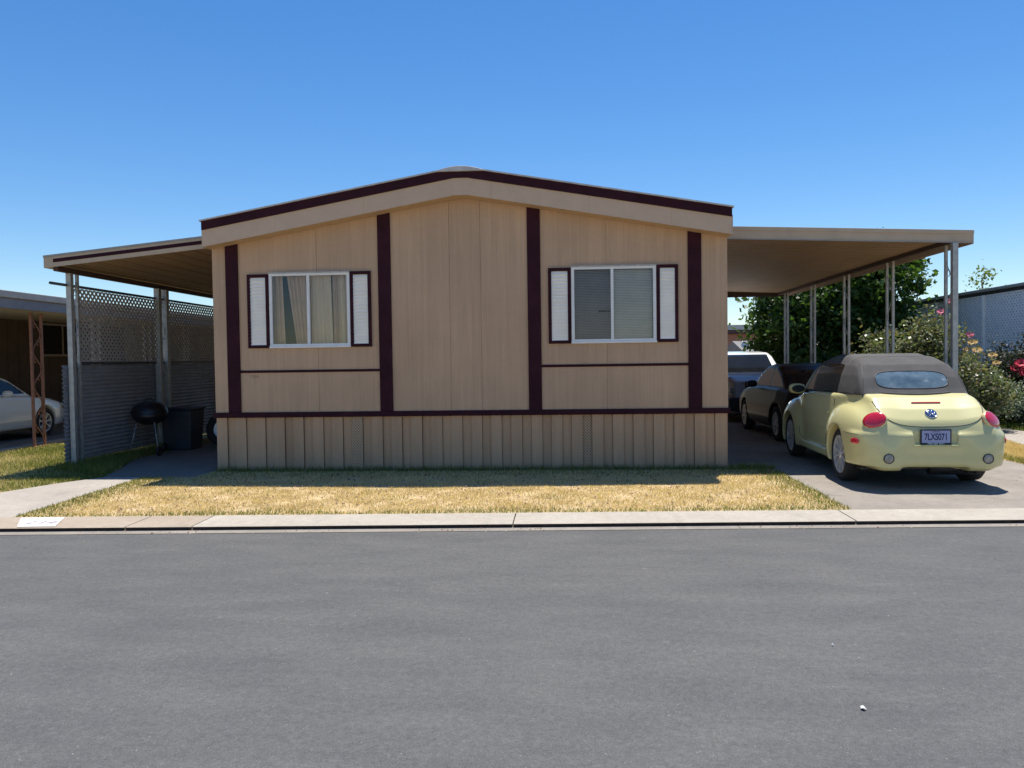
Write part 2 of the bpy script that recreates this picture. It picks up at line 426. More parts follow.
for a, b in zip(joints[:-1], joints[1:]):
    t = mt if (a == -5.35 or a == -2.85) else mb
    e = .006; a += e; b -= e
    pts = [(-.03, .0), (.012, -.0), (.55, .012), (.56, -.05), (-.0, -.05)]
    prof = [(0, -.0045), (.02, .0), (.50, .006), (.50, -.05), (.035, -.05)]
    for k in range(1):
        vs = [(x, cf(x)+d, z) for x in (a, b) for d, z in prof]
        t.add(vs, [(0, 1, 2, 3, 4), (9, 8, 7, 6, 5)] + [(i, i+5, (i+1) % 5+5, (i+1) % 5) for i in range(5) if i != 4])
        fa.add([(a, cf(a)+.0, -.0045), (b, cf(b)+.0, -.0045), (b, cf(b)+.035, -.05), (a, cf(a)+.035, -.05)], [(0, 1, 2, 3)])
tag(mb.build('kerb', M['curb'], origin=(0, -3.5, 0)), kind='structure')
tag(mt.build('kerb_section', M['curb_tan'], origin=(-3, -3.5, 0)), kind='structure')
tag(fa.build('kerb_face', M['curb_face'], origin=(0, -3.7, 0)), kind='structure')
# white address patch with faded numerals
pr_ = empty('painted_address_patch', (-3.85, -3.7, .006), 'white painted patch with faded grey numerals on the kerb top', 'address marking')
vs = []
for x, d in ((-4.17, .44), (-3.72, .44), (-3.55, .03), (-3.92, .03)): vs.append((x, cf(x)+d, .0072+(d-.02)*.0109))
MB().add(vs, [(0, 1, 2, 3)]).build('paint_patch', M['whitepaint'], pr_)
text_mesh('numerals', '234', .22, M['fadedink'], Matrix.Translation((-3.80, -3.60, .0125)) @ Matrix.Rotation(R(2.3), 4, 'Z') @ Matrix.Rotation(R(.62), 4, 'X'), pr_, .0003)

LX0, LX1 = -4.32, 4.25
sheet('lawn', [(LX0, cb(LX0)), (LX1, cb(LX1)), (LX1, -.02), (3.8, .3), (-3.7, .3), (-3.72, -.58), (-4.45, -.58)], .0, M['soil'])
sheet('driveway', [(LX1+.0, cb(LX1)), (7.78, cb(7.78)), (7.78, 12.5), (3.66, 12.5), (3.66, .31), (3.81, .31), (LX1, -.01)], -.004, M['drive'])
sheet('patio', [(-5.05, -.57), (-3.66, -.57), (-3.66, 13), (-5.72, 13), (-5.72, 1.3), (-5.3, .4)], -.002, M['patio'])
sheet('front_walk', [(-5.75, cb(-5.75)), (LX0, cb(LX0)), (-4.45, -.575), (-5.05, -.575), (-5.35, -1.1), (-5.75, -2.2), (-7.2, -2.9), (-12, -3.3), (-12, cb(-12))], .002, M['walk'])
sheet('side_turf', [(-8.78, cb(-8.78)), (-5.2, cb(-5.2)), (-5.0, .3), (-5.75, 1.2), (-5.75, 13), (-9.4, 13), (-8.78, 3)], -.012, M['turf'])
sheet('neighbour_driveway', [(-13, cb(-13)), (-8.78, cb(-8.78)), (-8.95, 3), (-9.6, 13), (-13, 13)], -.008, M['patio'])
mb = MB(); mb.add([(-8.95, cb(-8.9), .035), (-8.76, cb(-8.9), .035), (-8.9, 3, .035), (-9.5, 13, .035), (-9.68, 13, .035), (-9.1, 3, .035),
                   (-8.95, cb(-8.9), -.02), (-8.76, cb(-8.9), -.02), (-8.9, 3, -.02), (-9.5, 13, -.02), (-9.68, 13, -.02), (-9.1, 3, -.02)],
                  [(0, 1, 2, 5), (5, 2, 3, 4), (1, 7, 8, 2), (2, 8, 9, 3), (6, 0, 5, 11), (11, 5, 4, 10), (0, 6, 7, 1)])
tag(mb.build('driveway_edging', M['walk'], origin=(-9, 3, 0)), kind='structure')
sheet('side_strip', [(7.78, cb(7.78)), (8.97, cb(8.97)), (9.1, 2.7), (9.3, 3.4), (7.78, 3.4)], -.002, M['soil'])
sheet('side_path', [(8.97, cb(8.97)), (10.3, cb(10.3)), (10.5, 6.5), (9.6, 6.5), (9.1, 2.7)], .001, M['walk'])
sheet('side_lawn', [(10.3, cb(10.3)), (30, cb(30)), (30, 14), (9.5, 14), (9.6, 6.5), (10.5, 6.5)], -.006, M['green'])
sheet('planting_bed', [(7.78, 3.4), (9.3, 3.4), (9.6, 6.5), (9.5, 14), (7.78, 14)], -.009, simple('bed_soil', (.09, .06, .04), .95, .3, 5))

def blades(name, label_unused, pts_fn, n, h, w, mat, seed, lean=.6):
    g = np.random.default_rng(seed)
    P = pts_fn(g, n); n = len(P)
    a = g.uniform(0, 2*np.pi, n); hh = h*g.uniform(.35, 1.25, n); ww = w*g.uniform(.6, 1.3, n)
    la = g.uniform(0, 2*np.pi, n); ll = hh*g.uniform(.1, 1.0, n)*lean*1.6
    d = np.stack([np.cos(a), np.sin(a), 0*a], 1)*ww[:, None]/2
    t = np.stack([np.cos(la)*ll, np.sin(la)*ll, hh], 1)
    V = np.stack([P-d, P+d, P+t], 1).reshape(-1, 3)
    return tag(mesh_np(name, V, np.arange(3*n).reshape(-1, 3), mat, origin=tuple(P.mean(0))), kind='stuff')
def inpoly(P, poly):
    x, y = P[:, 0], P[:, 1]; ins = np.zeros(len(P), bool); m = len(poly)
    for i in range(m):
        x0, y0 = poly[i]; x1, y1 = poly[(i+1) % m]
        c = ((y0 > y) != (y1 > y)) & (x < (x1-x0)*(y-y0)/((y1-y0) if y1 != y0 else 1e-9)+x0); ins ^= c
    return ins
def polypts(poly, z=0, keep=None):
    def f(g, n):
        xs = [p[0] for p in poly]; ys = [p[1] for p in poly]
        P = np.stack([g.uniform(min(xs), max(xs), n), g.uniform(min(ys), max(ys), n), np.full(n, z)], 1)
        P = P[inpoly(P, poly)]
        if keep is not None: P = P[g.uniform(0, 1, len(P)) < keep(P)]
        return P
    return f
lawn_poly = [(LX0+.02, cb(LX0)+.01), (LX1, cb(LX1)+.01), (LX1+.02, -.25), (3.72, .02), (-3.66, -.03), (-3.68, -.6), (-4.45, -.6)]
def wob(P, s, k): return np.sin(P[:, 0]*s+k)*np.cos(P[:, 1]*s*.8+k*2)
def edge_green(P):
    e = np.minimum(np.abs(P[:, 0]-LX0), np.abs(P[:, 0]-LX1)); b = P[:, 1]-cb(P[:, 0])
    patch = (wob(P, 3.1, 1)+wob(P, 7.3, 2)) > 1.15
    return np.clip(np.maximum(np.exp(-(e/.28)**2), np.exp(-(b/(.16+.06*np.sin(P[:, 0]*2.3)))**2)) + .15*patch + .02 + .3*np.clip((P[:, 1]+.8)/.4, 0, 1), 0, 1)  # greener near the house, the extra dark blades also deepen its shade
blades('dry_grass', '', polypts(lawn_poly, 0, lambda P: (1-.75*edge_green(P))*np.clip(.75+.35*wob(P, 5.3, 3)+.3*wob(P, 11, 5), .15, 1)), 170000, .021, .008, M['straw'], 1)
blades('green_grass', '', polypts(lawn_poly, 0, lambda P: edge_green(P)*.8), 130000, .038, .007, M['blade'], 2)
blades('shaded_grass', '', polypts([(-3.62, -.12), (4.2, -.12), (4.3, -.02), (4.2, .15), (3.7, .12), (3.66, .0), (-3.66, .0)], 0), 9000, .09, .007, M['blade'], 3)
tp = [(-8.7, -2.9), (-7.2, -2.8), (-5.8, -2.15), (-5.38, -1.1), (-5.05, -.5), (-5.35, .4), (-5.75, 1.25), (-5.85, 4), (-9.0, 4), (-8.8, 2)]
blades('side_grass', '', polypts(tp, -.01, lambda P: np.clip(.55+.4*wob(P, 2.2, .5), .1, 1)), 90000, .05, .008, M['blade'], 4)
blades('side_dry_grass', '', polypts(tp, -.01, lambda P: np.clip(.45-.4*wob(P, 2.2, .5), .05, 1)), 60000, .045, .008, M['straw'], 5)
blades('fence_weeds', '', polypts([(-6.3, .2), (-5.1, -.5), (-5.4, .5), (-5.75, 1.6), (-5.95, 3.3), (-6.25, 3.3)], 0), 9000, .12, .009, M['blade'], 6)
blades('strip_grass', '', polypts([(7.8, -2.7), (8.95, -2.7), (9.05, 2.6), (9.2, 3.3), (7.8, 3.3)], 0), 50000, .045, .008, M['straw'], 7)
blades('strip_edge_grass', '', polypts([(7.76, -2.7), (7.95, -2.7), (8.0, 3.3), (7.76, 3.3)], 0), 4000, .07, .008, M['blade'], 8)
blades('lawn_grass', '', polypts([(10.32, 0), (15, 0), (15, 11), (9.6, 11), (9.7, 6.6), (10.5, 6.5)], 0), 50000, .08, .012, M['blade'], 9)

# ------------------------------------------------------------------ the mobile home
HW, DEP = 3.65, 15.0
SX = -.078
home = empty('mobile_home', (0, 7.5, 0), 'tan mobile home with maroon trim, low gabled roof and white shutters', 'house')
def zw(x): return 3.86 + .172*.12 - .172*max(abs(x)-.08, 0)             # underside of the gable at the wall
openings = [(-2.80, -1.655, 1.80, 2.835), (1.515, 2.66, 1.80, 2.835)]
seams = [-2.12, -.21, .23, 1.99]
xs = sorted(set([-HW, HW, -.08, .08] + [v for o in openings for v in o[:2]] + [s-.0025 for s in seams] + [s+.0025 for s in seams]))
mb = MB()
for a, b in zip(xs[:-1], xs[1:]):
    rec = any(abs((a+b)/2-s) < .003 for s in seams); y = .008 if rec else 0
    segs = [(.80, None)]
    for o in openings:
        if o[0]-1e-6 <= a and b <= o[1]+1e-6: segs = [(.80, o[2]), (o[3], None)]
    for z0, z1 in segs:
        mb.add([(a, y, z0), (b, y, z0), (b, y, zw(b) if z1 is None else z1), (a, y, zw(a) if z1 is None else z1)], [(0, 1, 2, 3)])
        if rec:
            for xx in (a, b): mb.add([(xx, 0, z0), (xx, y, z0), (xx, y, zw(a) if z1 is None else z1), (xx, 0, zw(a) if z1 is None else z1)], [(0, 1, 2, 3)])
for s in (-1, 1):
    mb.add([(s*HW, 0, .8), (s*HW, DEP, .8), (s*HW, DEP, zw(HW)), (s*HW, 0, zw(HW))], [(0, 1, 2, 3)])
mb.add([(-HW, DEP, 0), (HW, DEP, 0), (HW, DEP, zw(HW)), (.08, DEP, 3.88), (-.08, DEP, 3.88), (-HW, DEP, zw(HW))], [(0, 1, 2, 3, 4, 5)])
mb.build('wall', M['siding'], home)
# rooms behind the windows
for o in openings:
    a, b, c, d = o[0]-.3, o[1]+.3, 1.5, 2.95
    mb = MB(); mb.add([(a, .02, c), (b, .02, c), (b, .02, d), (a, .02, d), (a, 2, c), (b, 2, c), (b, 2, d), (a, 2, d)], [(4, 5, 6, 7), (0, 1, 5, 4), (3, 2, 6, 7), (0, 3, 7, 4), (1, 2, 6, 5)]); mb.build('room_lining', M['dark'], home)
# skirting: alternate raised and recessed ribs
mb = MB(); vents_mb = []; x = -HW+.005; k = 0; joints_dark = MB()
vents = (-1.63, 1.64)
while x < HW-.01:
    w = (.158 if k % 2 == 0 else .128)*rnd.uniform(.97, 1.03); w = min(w, HW-.005-x); y = .004 if k % 2 == 0 else .034
    y += rnd.uniform(-.003, .003)
    t = mb
    if any(x <= v < x+w for v in vents): t = MB(); vents_mb.append(t)
    xa, xb = x+.0015, x+w-.0015
    t.box(xa, xb, y, y+.02, .005, .812+rnd.uniform(-.004, .004))
    x += w; k += 1
for s in (-1, 1): mb.box(s*HW-(.012 if s > 0 else 0), s*HW+(0 if s > 0 else .012), .03, DEP, .005, .8)
mb.build('skirting', M['skirt'], home)
for t in vents_mb: t.build('skirting_vent', M['vent'], home)
MB().box(-HW+.02, HW-.02, .055, .065, .0, .8).build('skirting_backing', M['dark'], home)
# maroon trim
MB().box(-HW-.03, HW+.03, -.03, .005, .775, .85).build('belt_trim', M['maroon'], home, bevel=.004)
for s in (-1, 1): MB().box(s*(HW+.003) if s > 0 else -HW-.03, HW+.03 if s > 0 else -HW-.003, .006, DEP, .775, .85).build('belt_trim', M['maroon'], home)
for c in (-3.358, -1.138, .982, 3.202):
    x0, x1 = c-.092, c+.092
    mb = MB(); mb.prism([(x0, .851), (x1, .851), (x1, zw(x1)-.006), (x0, zw(x0)-.006)], -.026, .0-.001)
    mb.build('trim_board', M['maroon'], home, bevel=.004)
for a, b, z in ((-3.265, -1.231, 1.437), (1.075, 3.109, 1.462)):
    MB().box(a, b, -.014, -.001, z-.018, z+.018).build('trim_batten', M['maroon'], home)
text_mesh('ghost_numerals', '1060', .075, M['ghost'], Matrix.Translation((-3.07, -.0015, 1.365)) @ Matrix.Rotation(R(90), 4, 'X'), home, .0004)
# gable fascia
def gable(t0, t1, y0, y1, e=3.655, mb=None):
    """band between offsets t0 and t1 above the fascia's bottom line"""
    mb = mb or MB(); L = lambda x, t: 3.80 + .1745*.13 + t - .1745*max(abs(x)-.09, 0)
    X = [-e, -.09, .09, e]
    for a, b in zip(X[:-1], X[1:]):
        mb.prism([(a, L(a, t0)), (b, L(b, t0)), (b, L(b, t1)), (a, L(a, t1))], y0, y1)
    return mb
gable(0, .232, -.28, -.26).build('fascia', M['fascia'], home)
gable(.234, .352, -.305, -.262).build('fascia_trim', M['maroon'], home)
mb = MB()
for xx in (-2.6, -1.35, -.12, .42, 1.75, 2.85):
    z = 3.80-.1745*max(abs(xx)-.22, 0); MB().box(xx-.002, xx+.002, -.2815, -.279, z+.005, z+.225).build('fascia_joint', M['skirt'], home)
gable(.352, .372, -.33, DEP+.3, 3.675).build('roof', M['roofing'], home)
gable(.0, .02, -.258, -.002, 3.655).build('soffit', M['soffit'], home)
mb = MB(); X = [-.3, -.22, -.1, 0, .1, .2, .3]
mb.prism([(-.36, 4.135), (.36, 4.135), (.24, 4.175), (.1, 4.203), (-.02, 4.208), (-.12, 4.2), (-.24, 4.175)], -.34, DEP)
mb.build('ridge_cap', M['roofing'], home, bevel=.008)
for s in (-1, 1):
    x0, x1 = (HW+.004, HW+.024) if s > 0 else (-HW-.024, -HW-.004)
    MB().box(x0, x1, -.257, DEP, 3.205, 3.46).build('eave_fascia', M['fascia'], home)
# windows and shutters
def window(o, blind):
    x0, x1, z0, z1 = o; xm = (x0+x1)/2-.02
    t = .035
    mb = MB()
    mb.box(x0-.015, x1+.015, -.028, .06, z1-t, z1+.012); mb.box(x0-.015, x1+.015, -.028, .06, z0-.012, z0+t*.8)
    mb.box(x0-.015, x0+.028, -.026, .06, z0+t*.8, z1-t); mb.box(x1-.028, x1+.015, -.026, .06, z0+t*.8, z1-t)
    fr = mb.build('window', M['whiteframe'], home, bevel=.003)
    MB().box(x0-.02, x1+.02, -.04, -.0285, z0-.03, z0-.002).build('sill', M['whiteframe'], fr, bevel=.003)
    MB().box(x0-.02, x1+.02, -.04, -.0285, z1-.004, z1+.018).build('drip_cap', M['alu'], fr, bevel=.003)
    MB().box(xm-.02, xm+.02, -.02, .03, z0+t*.8, z1-t).build('mullion', M['whiteframe'], fr, bevel=.003)
    MB().box(x0+.028, xm-.02, .002, .006, z0+t*.8, z1-t).build('pane', M['glass'], fr)
    MB().box(xm+.02, x1-.028, .016, .020, z0+t*.8, z1-t).build('pane', M['glass'], fr)
    if blind:
        for a, b, m in ((x0+.03, xm-.01, 'blind'), (xm+.01, x1-.03, 'blind_light')):
            mb = MB(); z = z0+.03; i = 0
            while z < z1-.04:
                tl = .011
                if not (m == 'blind' and abs(z-2.22) < .012): mb.add([(a, .075, z), (b, .075, z+rnd.uniform(-.001, .001)), (b, .093, z+.021), (a, .093, z+.021)], [(0, 1, 2, 3)])
                else: mb.add([(a, .075, z), (1.88, .075, z), (1.88, .093, z+.021), (a, .093, z+.021)], [(0, 1, 2, 3)])
                z += .0225
            mb.build('blind', M[m], fr)
    return fr
w1 = window(openings[0], False); w2 = window(openings[1], True)
# insect screen on the left sash of the blind window
def screen_mat():
    n = N('insect_screen'); n.t.nodes.remove(n.p)
    a = n.n('BsdfTransparent'); d = n.n('BsdfDiffuse'); d.inputs[0].default_value = (.06, .06, .07, 1)
    mx = n.n('MixShader'); n.L(n.ramp(n.noise(400, None, 1), [(0, .08), (1, .2)]), mx.inputs[0]); n.L(a.outputs[0], mx.inputs[1]); n.L(d.outputs[0], mx.inputs[2]); n.L(mx.outputs[0], n.out.inputs[0]); return n.m
M['screen'] = screen_mat()
MB().box(1.545, 2.05, -.012, -.010, 1.83, 2.80).build('insect_screen', M['screen'], w2)
def shutter(x0, x1, z0, z1):
    mb = MB(); t = .045
    mb.box(x0, x1, -.034, -.002, z1-t, z1); mb.box(x0, x1, -.034, -.002, z0, z0+t)
    mb.box(x0, x0+t, -.034, -.002, z0+t, z1-t); mb.box(x1-t, x1, -.034, -.002, z0+t, z1-t)
    f = mb.build('shutter', M['maroon'], home, bevel=.003)
    mb = MB(); z = z0+t; n = 20; st = (z1-z0-2*t)/n
    for i in range(n):
        za = z+i*st
        mb.add([(x0+t, -.032, za), (x1-t, -.032, za), (x1-t, -.010, za+st), (x0+t, -.010, za+st), (x0+t, -.012, za), (x1-t, -.012, za)], [(0, 1, 2, 3), (0, 1, 5, 4)])
    mb.build('louver', M['louver'], f)
shutter(-3.134, -2.82, 1.773, 2.829); shutter(-1.635, -1.335, 1.773, 2.845)
shutter(1.179, 1.495, 1.773, 2.829); shutter(2.68, 2.975, 1.773, 2.845)
def curtain(x0, x1, xb0, xb1, n, mat, label, y=.12, amp=.02):
    V = []; Fq = []; nx, nz = 60, 8; g = random.Random(n)
    ph = [g.uniform(0, 6) for _ in range(4)]
    for j in range(nz+1):
        t = j/nz
        for i in range(nx+1):
            s = i/nx; w = s+.02*math.sin(s*9+ph[3])
            xx = (xb0+(xb1-xb0)*s)*(1-t)+(x0+(x1-x0)*s)*t
            V.append((xx, y+amp*math.sin(w*n*6.28+ph[0])+amp*.5*math.sin(w*n*2.3*6.28+ph[1]+t), 1.76+1.1*t))
    for j in range(nz):
        for i in range(nx): a = j*(nx+1)+i; Fq.append((a, a+1, a+nx+2, a+nx+1))
    o = mesh_np('curtain', V, Fq, mat, origin=((xb0+xb1)/2, y, 1.76), smooth=True)
    return tag(o, label, 'curtain', 'curtains in the left window')
curtain(-2.82, -2.66, -2.82, -2.63, 2, M['curtain_brown'], 'narrow brownish curtain at the left edge of the window, beside the dark gap')
curtain(-2.60, -2.22, -2.46, -2.22, 5, M['curtain_brown'], 'brown folded curtain between the dark gap and the middle of the left window')
curtain(-2.25, -1.95, -2.25, -1.93, 1.5, M['curtain'], 'beige curtain just right of the left window\'s middle bar')
curtain(-1.93, -1.84, -1.92, -1.82, 2, M['curtain_brown'], 'narrow dark folded curtain between two beige curtains')
curtain(-1.85, -1.63, -1.83, -1.63, 2, M['curtain'], 'beige curtain at the right edge of the left window')

# ------------------------------------------------------------------ posts with scrollwork
def scroll_bar(mb, x, y0, y1, z0, z1, r=.006):
    z = z0; k = 0; ph = rnd.uniform(0, .3)
    while z+.34 < z1:
        P = []
        for i in range(13):
            t = i/12; a = math.pi*t
            yy = (y0+y1)/2 + (y1-y0)/2*math.cos(a)*(1 if k % 2 == 0 else -1)*.85
            P.append((x, yy, z+.34*t))
        mb.tube(P, r, 5)
        yc = (y0+y1)/2 + (y1-y0)*.18*(1 if k % 2 else -1)
        P = [(x, yc+.035*math.cos(a), z+.17+.05*math.sin(a)) for a in np.linspace(0, 5.2, 9)]
        mb.tube(P, r*.8, 5); z += .34; k += 1
def post(x, ya, yb, z1, ra, rb, mat, parent, sr=.006):
    mb = MB(); mb.box(x-ra/2, x+ra/2, ya-ra/2, ya+ra/2, 0, z1)
    p = mb.build('post', mat, parent, bevel=.004)
    MB().box(x-rb/2, x+rb/2, yb-rb/2, yb+rb/2, 0, z1).build('upright', mat, p, bevel=.004)
    mb = MB(); scroll_bar(mb, x, ya+ra/2, yb-rb/2, .15, z1, sr); mb.build('scrollwork', mat, p, smooth=True)
    MB().box(x-.05, x+.05, ya-.07, yb+.06, .0, .012).build('foot_plate', mat, p)
    return p

# left patio awning
aw = empty('patio_awning', (-5, 5, 0), 'tan metal awning with a maroon stripe on the left side of the mobile home', 'awning')
ax0, ax1 = -6.30, -3.70
def azt(x): return 3.18+(x+6.32)*(3.42-3.18)/(6.32-3.78)
mb = MB(); mb.prism([(ax0, azt(ax0)-.16), (ax1, azt(ax1)-.16), (ax1, azt(ax1)), (ax0, azt(ax0))], .2, .22)
mb.build('fascia', M['awn_fascia'], aw)
mb = MB(); mb.prism([(ax0+.13, azt(ax0+.13)-.095), (ax1, azt(ax1)-.095), (ax1, azt(ax1)-.042), (ax0+.13, azt(ax0+.13)-.042)], .196, .1995); mb.build('stripe', M['maroon'], aw)
mb = MB(); mb.prism([(ax0-.02, azt(ax0)-.012), (ax1, azt(ax1)-.012), (ax1, azt(ax1)+.022), (ax0-.02, azt(ax0)+.022)], .19, .2-.0015); mb.build('drip_edge', M['awn_grey'], aw)
# ribbed pans: narrow ribs along y
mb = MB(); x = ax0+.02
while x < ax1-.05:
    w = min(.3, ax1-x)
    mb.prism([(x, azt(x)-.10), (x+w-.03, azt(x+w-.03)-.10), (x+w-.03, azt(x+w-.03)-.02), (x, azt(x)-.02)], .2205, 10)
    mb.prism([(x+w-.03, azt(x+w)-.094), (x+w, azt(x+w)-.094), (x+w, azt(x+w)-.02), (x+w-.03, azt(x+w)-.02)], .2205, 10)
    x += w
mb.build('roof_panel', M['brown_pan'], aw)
MB().box(ax0-.02, ax0+.0, .2, 10.02, 3.02, 3.19).build('gutter', M['awn_fascia'], aw, bevel=.005)
MB().box(-6.24, -6.16, .30, 10, 2.985, 3.06).build('beam', M['awn_dark'], aw)
MB().box(ax0, ax1, 10, 10.03, 3.0, 3.18).build('beam', M['awn_dark'], aw)
post(-6.2, .62, .80, 2.984, .08, .045, M['alu'], aw)
post(-6.2, 3.22, 3.50, 2.984, .10, .10, M['alu'], aw)
post(-6.2, 6.1, 6.35, 2.984, .06, .05, M['alu'], aw)
post(-6.2, 9.0, 9.25, 2.984, .06, .05, M['alu'], aw)

# right carport
cp = empty('carport', (5.4, 4.7, 0), 'tan metal carport roof on five silver scroll posts, right of the mobile home', 'carport')
cx0, cx1, cy0, cy1 = 3.70, 7.10, .35, 9.2
def czt(x): return 3.41-(x-3.78)*.041
def cslab(mb, x0, x1, t0, t1, y0, y1): return mb.prism([(x0, czt(x0)-t0), (x1, czt(x1)-t0), (x1, czt(x1)-t1), (x0, czt(x0)-t1)], y0, y1)
cslab(MB(), cx0, cx1, .175, .055, cy0+.012, cy0+.03).build('fascia', M['awn_fascia'], cp)
cslab(MB(), cx0, cx1+.012, .055, .0, cy0, cy0+.03).build('fascia_lip', M['awn_fascia'], cp, bevel=.004)
cslab(MB(), cx0, cx1+.0, .182, .168, cy0, cy0+.0115).build('drip_edge', M['awn_grey'], cp)
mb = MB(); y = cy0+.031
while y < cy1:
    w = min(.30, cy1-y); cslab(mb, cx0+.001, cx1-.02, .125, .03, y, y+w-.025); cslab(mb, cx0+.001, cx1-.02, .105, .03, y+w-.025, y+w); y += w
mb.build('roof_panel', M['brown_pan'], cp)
MB().box(cx1, cx1+.02, cy0+.031, cy1, 3.085, 3.27).build('gutter', M['awn_fascia'], cp)
MB().box(6.81, 6.89, cy0+.06, cy1-.02, 3.10, 3.155).build('beam', M['awn_dark'], cp)
MB().box(3.72, 7.08, cy1+.001, cy1+.03, 3.07, 3.26).build('beam', M['awn_dark'], cp)
p0 = post(6.85, .36, .60, 3.10, .075, .04, M['alu'], cp)
for ya, yb in ((2.38, 2.62), (4.37, 4.62), (6.38, 6.63), (8.40, 8.65)):
    post(6.85, ya, yb, 3.10, .04, .04, M['alu'], cp)

# ------------------------------------------------------------------ fence on the left
def lattice(mb, along, y0, y1, z0, z1, x, pitch=.075, w=.036, th=.006):
    """diagonal strips clipped to a rectangle; along='y' in plane x, or along='x' in plane y=x"""
    H = z1-z0; p = pitch*math.sqrt(2); hw = w/math.sqrt(2)
    for d in (0, 1):
        k = -H-(p)
        while k < (y1-y0)+p:
            # strip s = k + t  (or mirrored), t = height
            c0, c1 = k-hw, k+hw
            pts = []
            def clip(c):
                t0 = max(0, -c); t1 = min(H, (y1-y0)-c)
                return (t0, t1)
            a, b = clip(c0), clip(c1)
            if a[1] > a[0]+.01 and b[1] > b[0]+.01:
                q = [(c0+a[0], a[0]), (c1+b[0], b[0]), (c1+b[1], b[1]), (c0+a[1], a[1])]
                if d: q = [((y1-y0)-s, t) for s, t in q]
                off = d*th
                if along == 'y': mb.prism([(y0+s, z0+t) for s, t in q], x+off, x+off+th*.9, 'x')
                else: mb.prism([(y0+s, z0+t) for s, t in q], x+off, x+off+th*.9, 'y')
            k += p
    return mb
fe = empty('privacy_fence', (-6.25, 4, 0), 'fence of grey corrugated metal below and diagonal lattice above, along the left patio', 'fence')
mb = MB(); prof = []
nz = 23*6
for y0, y1 in ((.5, 3.34), (3.36, 6.2), (6.22, 9.8)):
    Z = [.07+1.5*i/nz for i in range(nz+1)]
    vs = [(-6.285+.013*math.sin(2*math.pi*(z-.07)/.0652)+dx, y, z) for dx in (0, .002) for y in (y0, y1) for z in Z]
    m = nz+1; fs = []
    for i in range(nz):
        fs += [(i, i+1, m+i+1, m+i), (2*m+i, 3*m+i, 3*m+i+1, 2*m+i+1)]
    mb.add(vs, fs); p = mb.build('corrugated_panel', M['corr'], fe, smooth=True); mb = MB()
for y0, y1 in ((.83, 3.17), (3.56, 9.6)):
    lattice(MB(), 'y', y0, y1, 1.62, 2.77, -6.215).build('lattice_panel', M['lattice'], fe)
MB().tube([(-6.23, .2, 2.80), (-6.23, 9.8, 2.80)], .022, 8).build('top_rail', M['rail'], fe, smooth=True)
MB().box(-6.26, -6.225, .83, 9.8, 1.575, 1.62).build('middle_rail', M['rail'], fe)

# ------------------------------------------------------------------ kettle grill, bin and clutter on the patio
GX, GY = -5.83, 2.15
gr = empty('kettle_grill', (GX, GY, 0), 'black kettle barbecue grill on thin legs beside the corrugated fence', 'grill')
T = Matrix.Translation
MB().lathe([(.001, .52), (.1, .525), (.2, .56), (.27, .63), (.3, .72), (.295, .722), (.26, .64), (.19, .575), (.001, .54)], 32, T((GX, GY, 0))).build('bowl', M['enamel'], gr, smooth=True)
l = MB().lathe([(.305, .725), (.30, .76), (.26, .84), (.17, .9), (.06, .925), (.001, .927)], 32, T((GX, GY, 0))).build('lid', M['enamel'], gr, smooth=True)
MB().tube([(GX-.07, GY, .92), (GX-.06, GY, .965), (GX+.06, GY, .965), (GX+.07, GY, .92)], .011, 6).build('handle', M['black'], l, smooth=True)
for a in (200, 320, 80):
    ca, sa = math.cos(R(a)), math.sin(R(a))
    lg = MB().tube([(GX+ca*.2, GY+sa*.2, .58), (GX+ca*.34, GY+sa*.34, .02)], .011, 6).build('leg', M['alu'], gr, smooth=True)
for a in (80, 320):
    ca, sa = math.cos(R(a)), math.sin(R(a))
    MB().lathe([(.03, -.02), (.075, -.02), (.08, 0), (.075, .02), (.03, .02)], 20, T((GX+ca*.37, GY+sa*.37, .08)) @ Matrix.Rotation(R(90), 4, 'Y'), True).build('wheel', M['black'], gr, smooth=True)
bn = empty('storage_bin', (-5.6, 3.0, 0), 'dark blue-grey storage bin standing behind the barbecue grill', 'bin')
mb = MB(); vs = [(-5.9, 2.75, 0), (-5.4, 2.75, 0), (-5.4, 3.2, 0), (-5.9, 3.2, 0), (-5.94, 2.7, .72), (-5.36, 2.7, .72), (-5.36, 3.25, .72), (-5.94, 3.25, .72)]
mb.add(vs, [(0, 1, 2, 3), (4, 5, 6, 7), (0, 1, 5, 4), (1, 2, 6, 5), (2, 3, 7, 6), (3, 0, 4, 7)]); mb.build('body', M['bin'], bn, bevel=.02)
MB().box(-5.96, -5.34, 2.68, 3.27, .722, .77).build('lid', M['black'], bn, bevel=.015)
tb = empty('patio_table', (-5.1, 5.6, 0), 'dark low table standing deep in the shade of the left patio', 'table')
MB().box(-5.55, -4.65, 5.2, 6.0, .96, 1.0).build('tabletop', M['bin'], tb, bevel=.01)
for a, b in ((-5.5, 5.25), (-4.7, 5.25), (-5.5, 5.95), (-4.7, 5.95)): MB().box(a-.025, a+.025, b-.025, b+.025, 0, .96).build('leg', M['black'], tb)
ty = empty('spare_tyre', (-5.02, 3.3, 0), 'black spare tyre standing on the patio between the bin and the mobile home', 'tyre')
tyre_prof = [(.18, -.08), (.24, -.1), (.30, -.09), (.32, -.06), (.325, 0), (.32, .06), (.30, .09), (.24, .1), (.18, .08)]
MB().lathe(tyre_prof, 40, T((-5.02, 3.3, .325)) @ Matrix.Rotation(R(80), 4, 'X'), True).build('tread', M['rubber'], ty, smooth=True)
MB().lathe([(.001, .02), (.12, .03), (.178, .05), (.178, -.05), (.001, -.02)], 32, T((-5.02, 3.3, .325)) @ Matrix.Rotation(R(80), 4, 'X')).build('rim', M['rim'], ty)

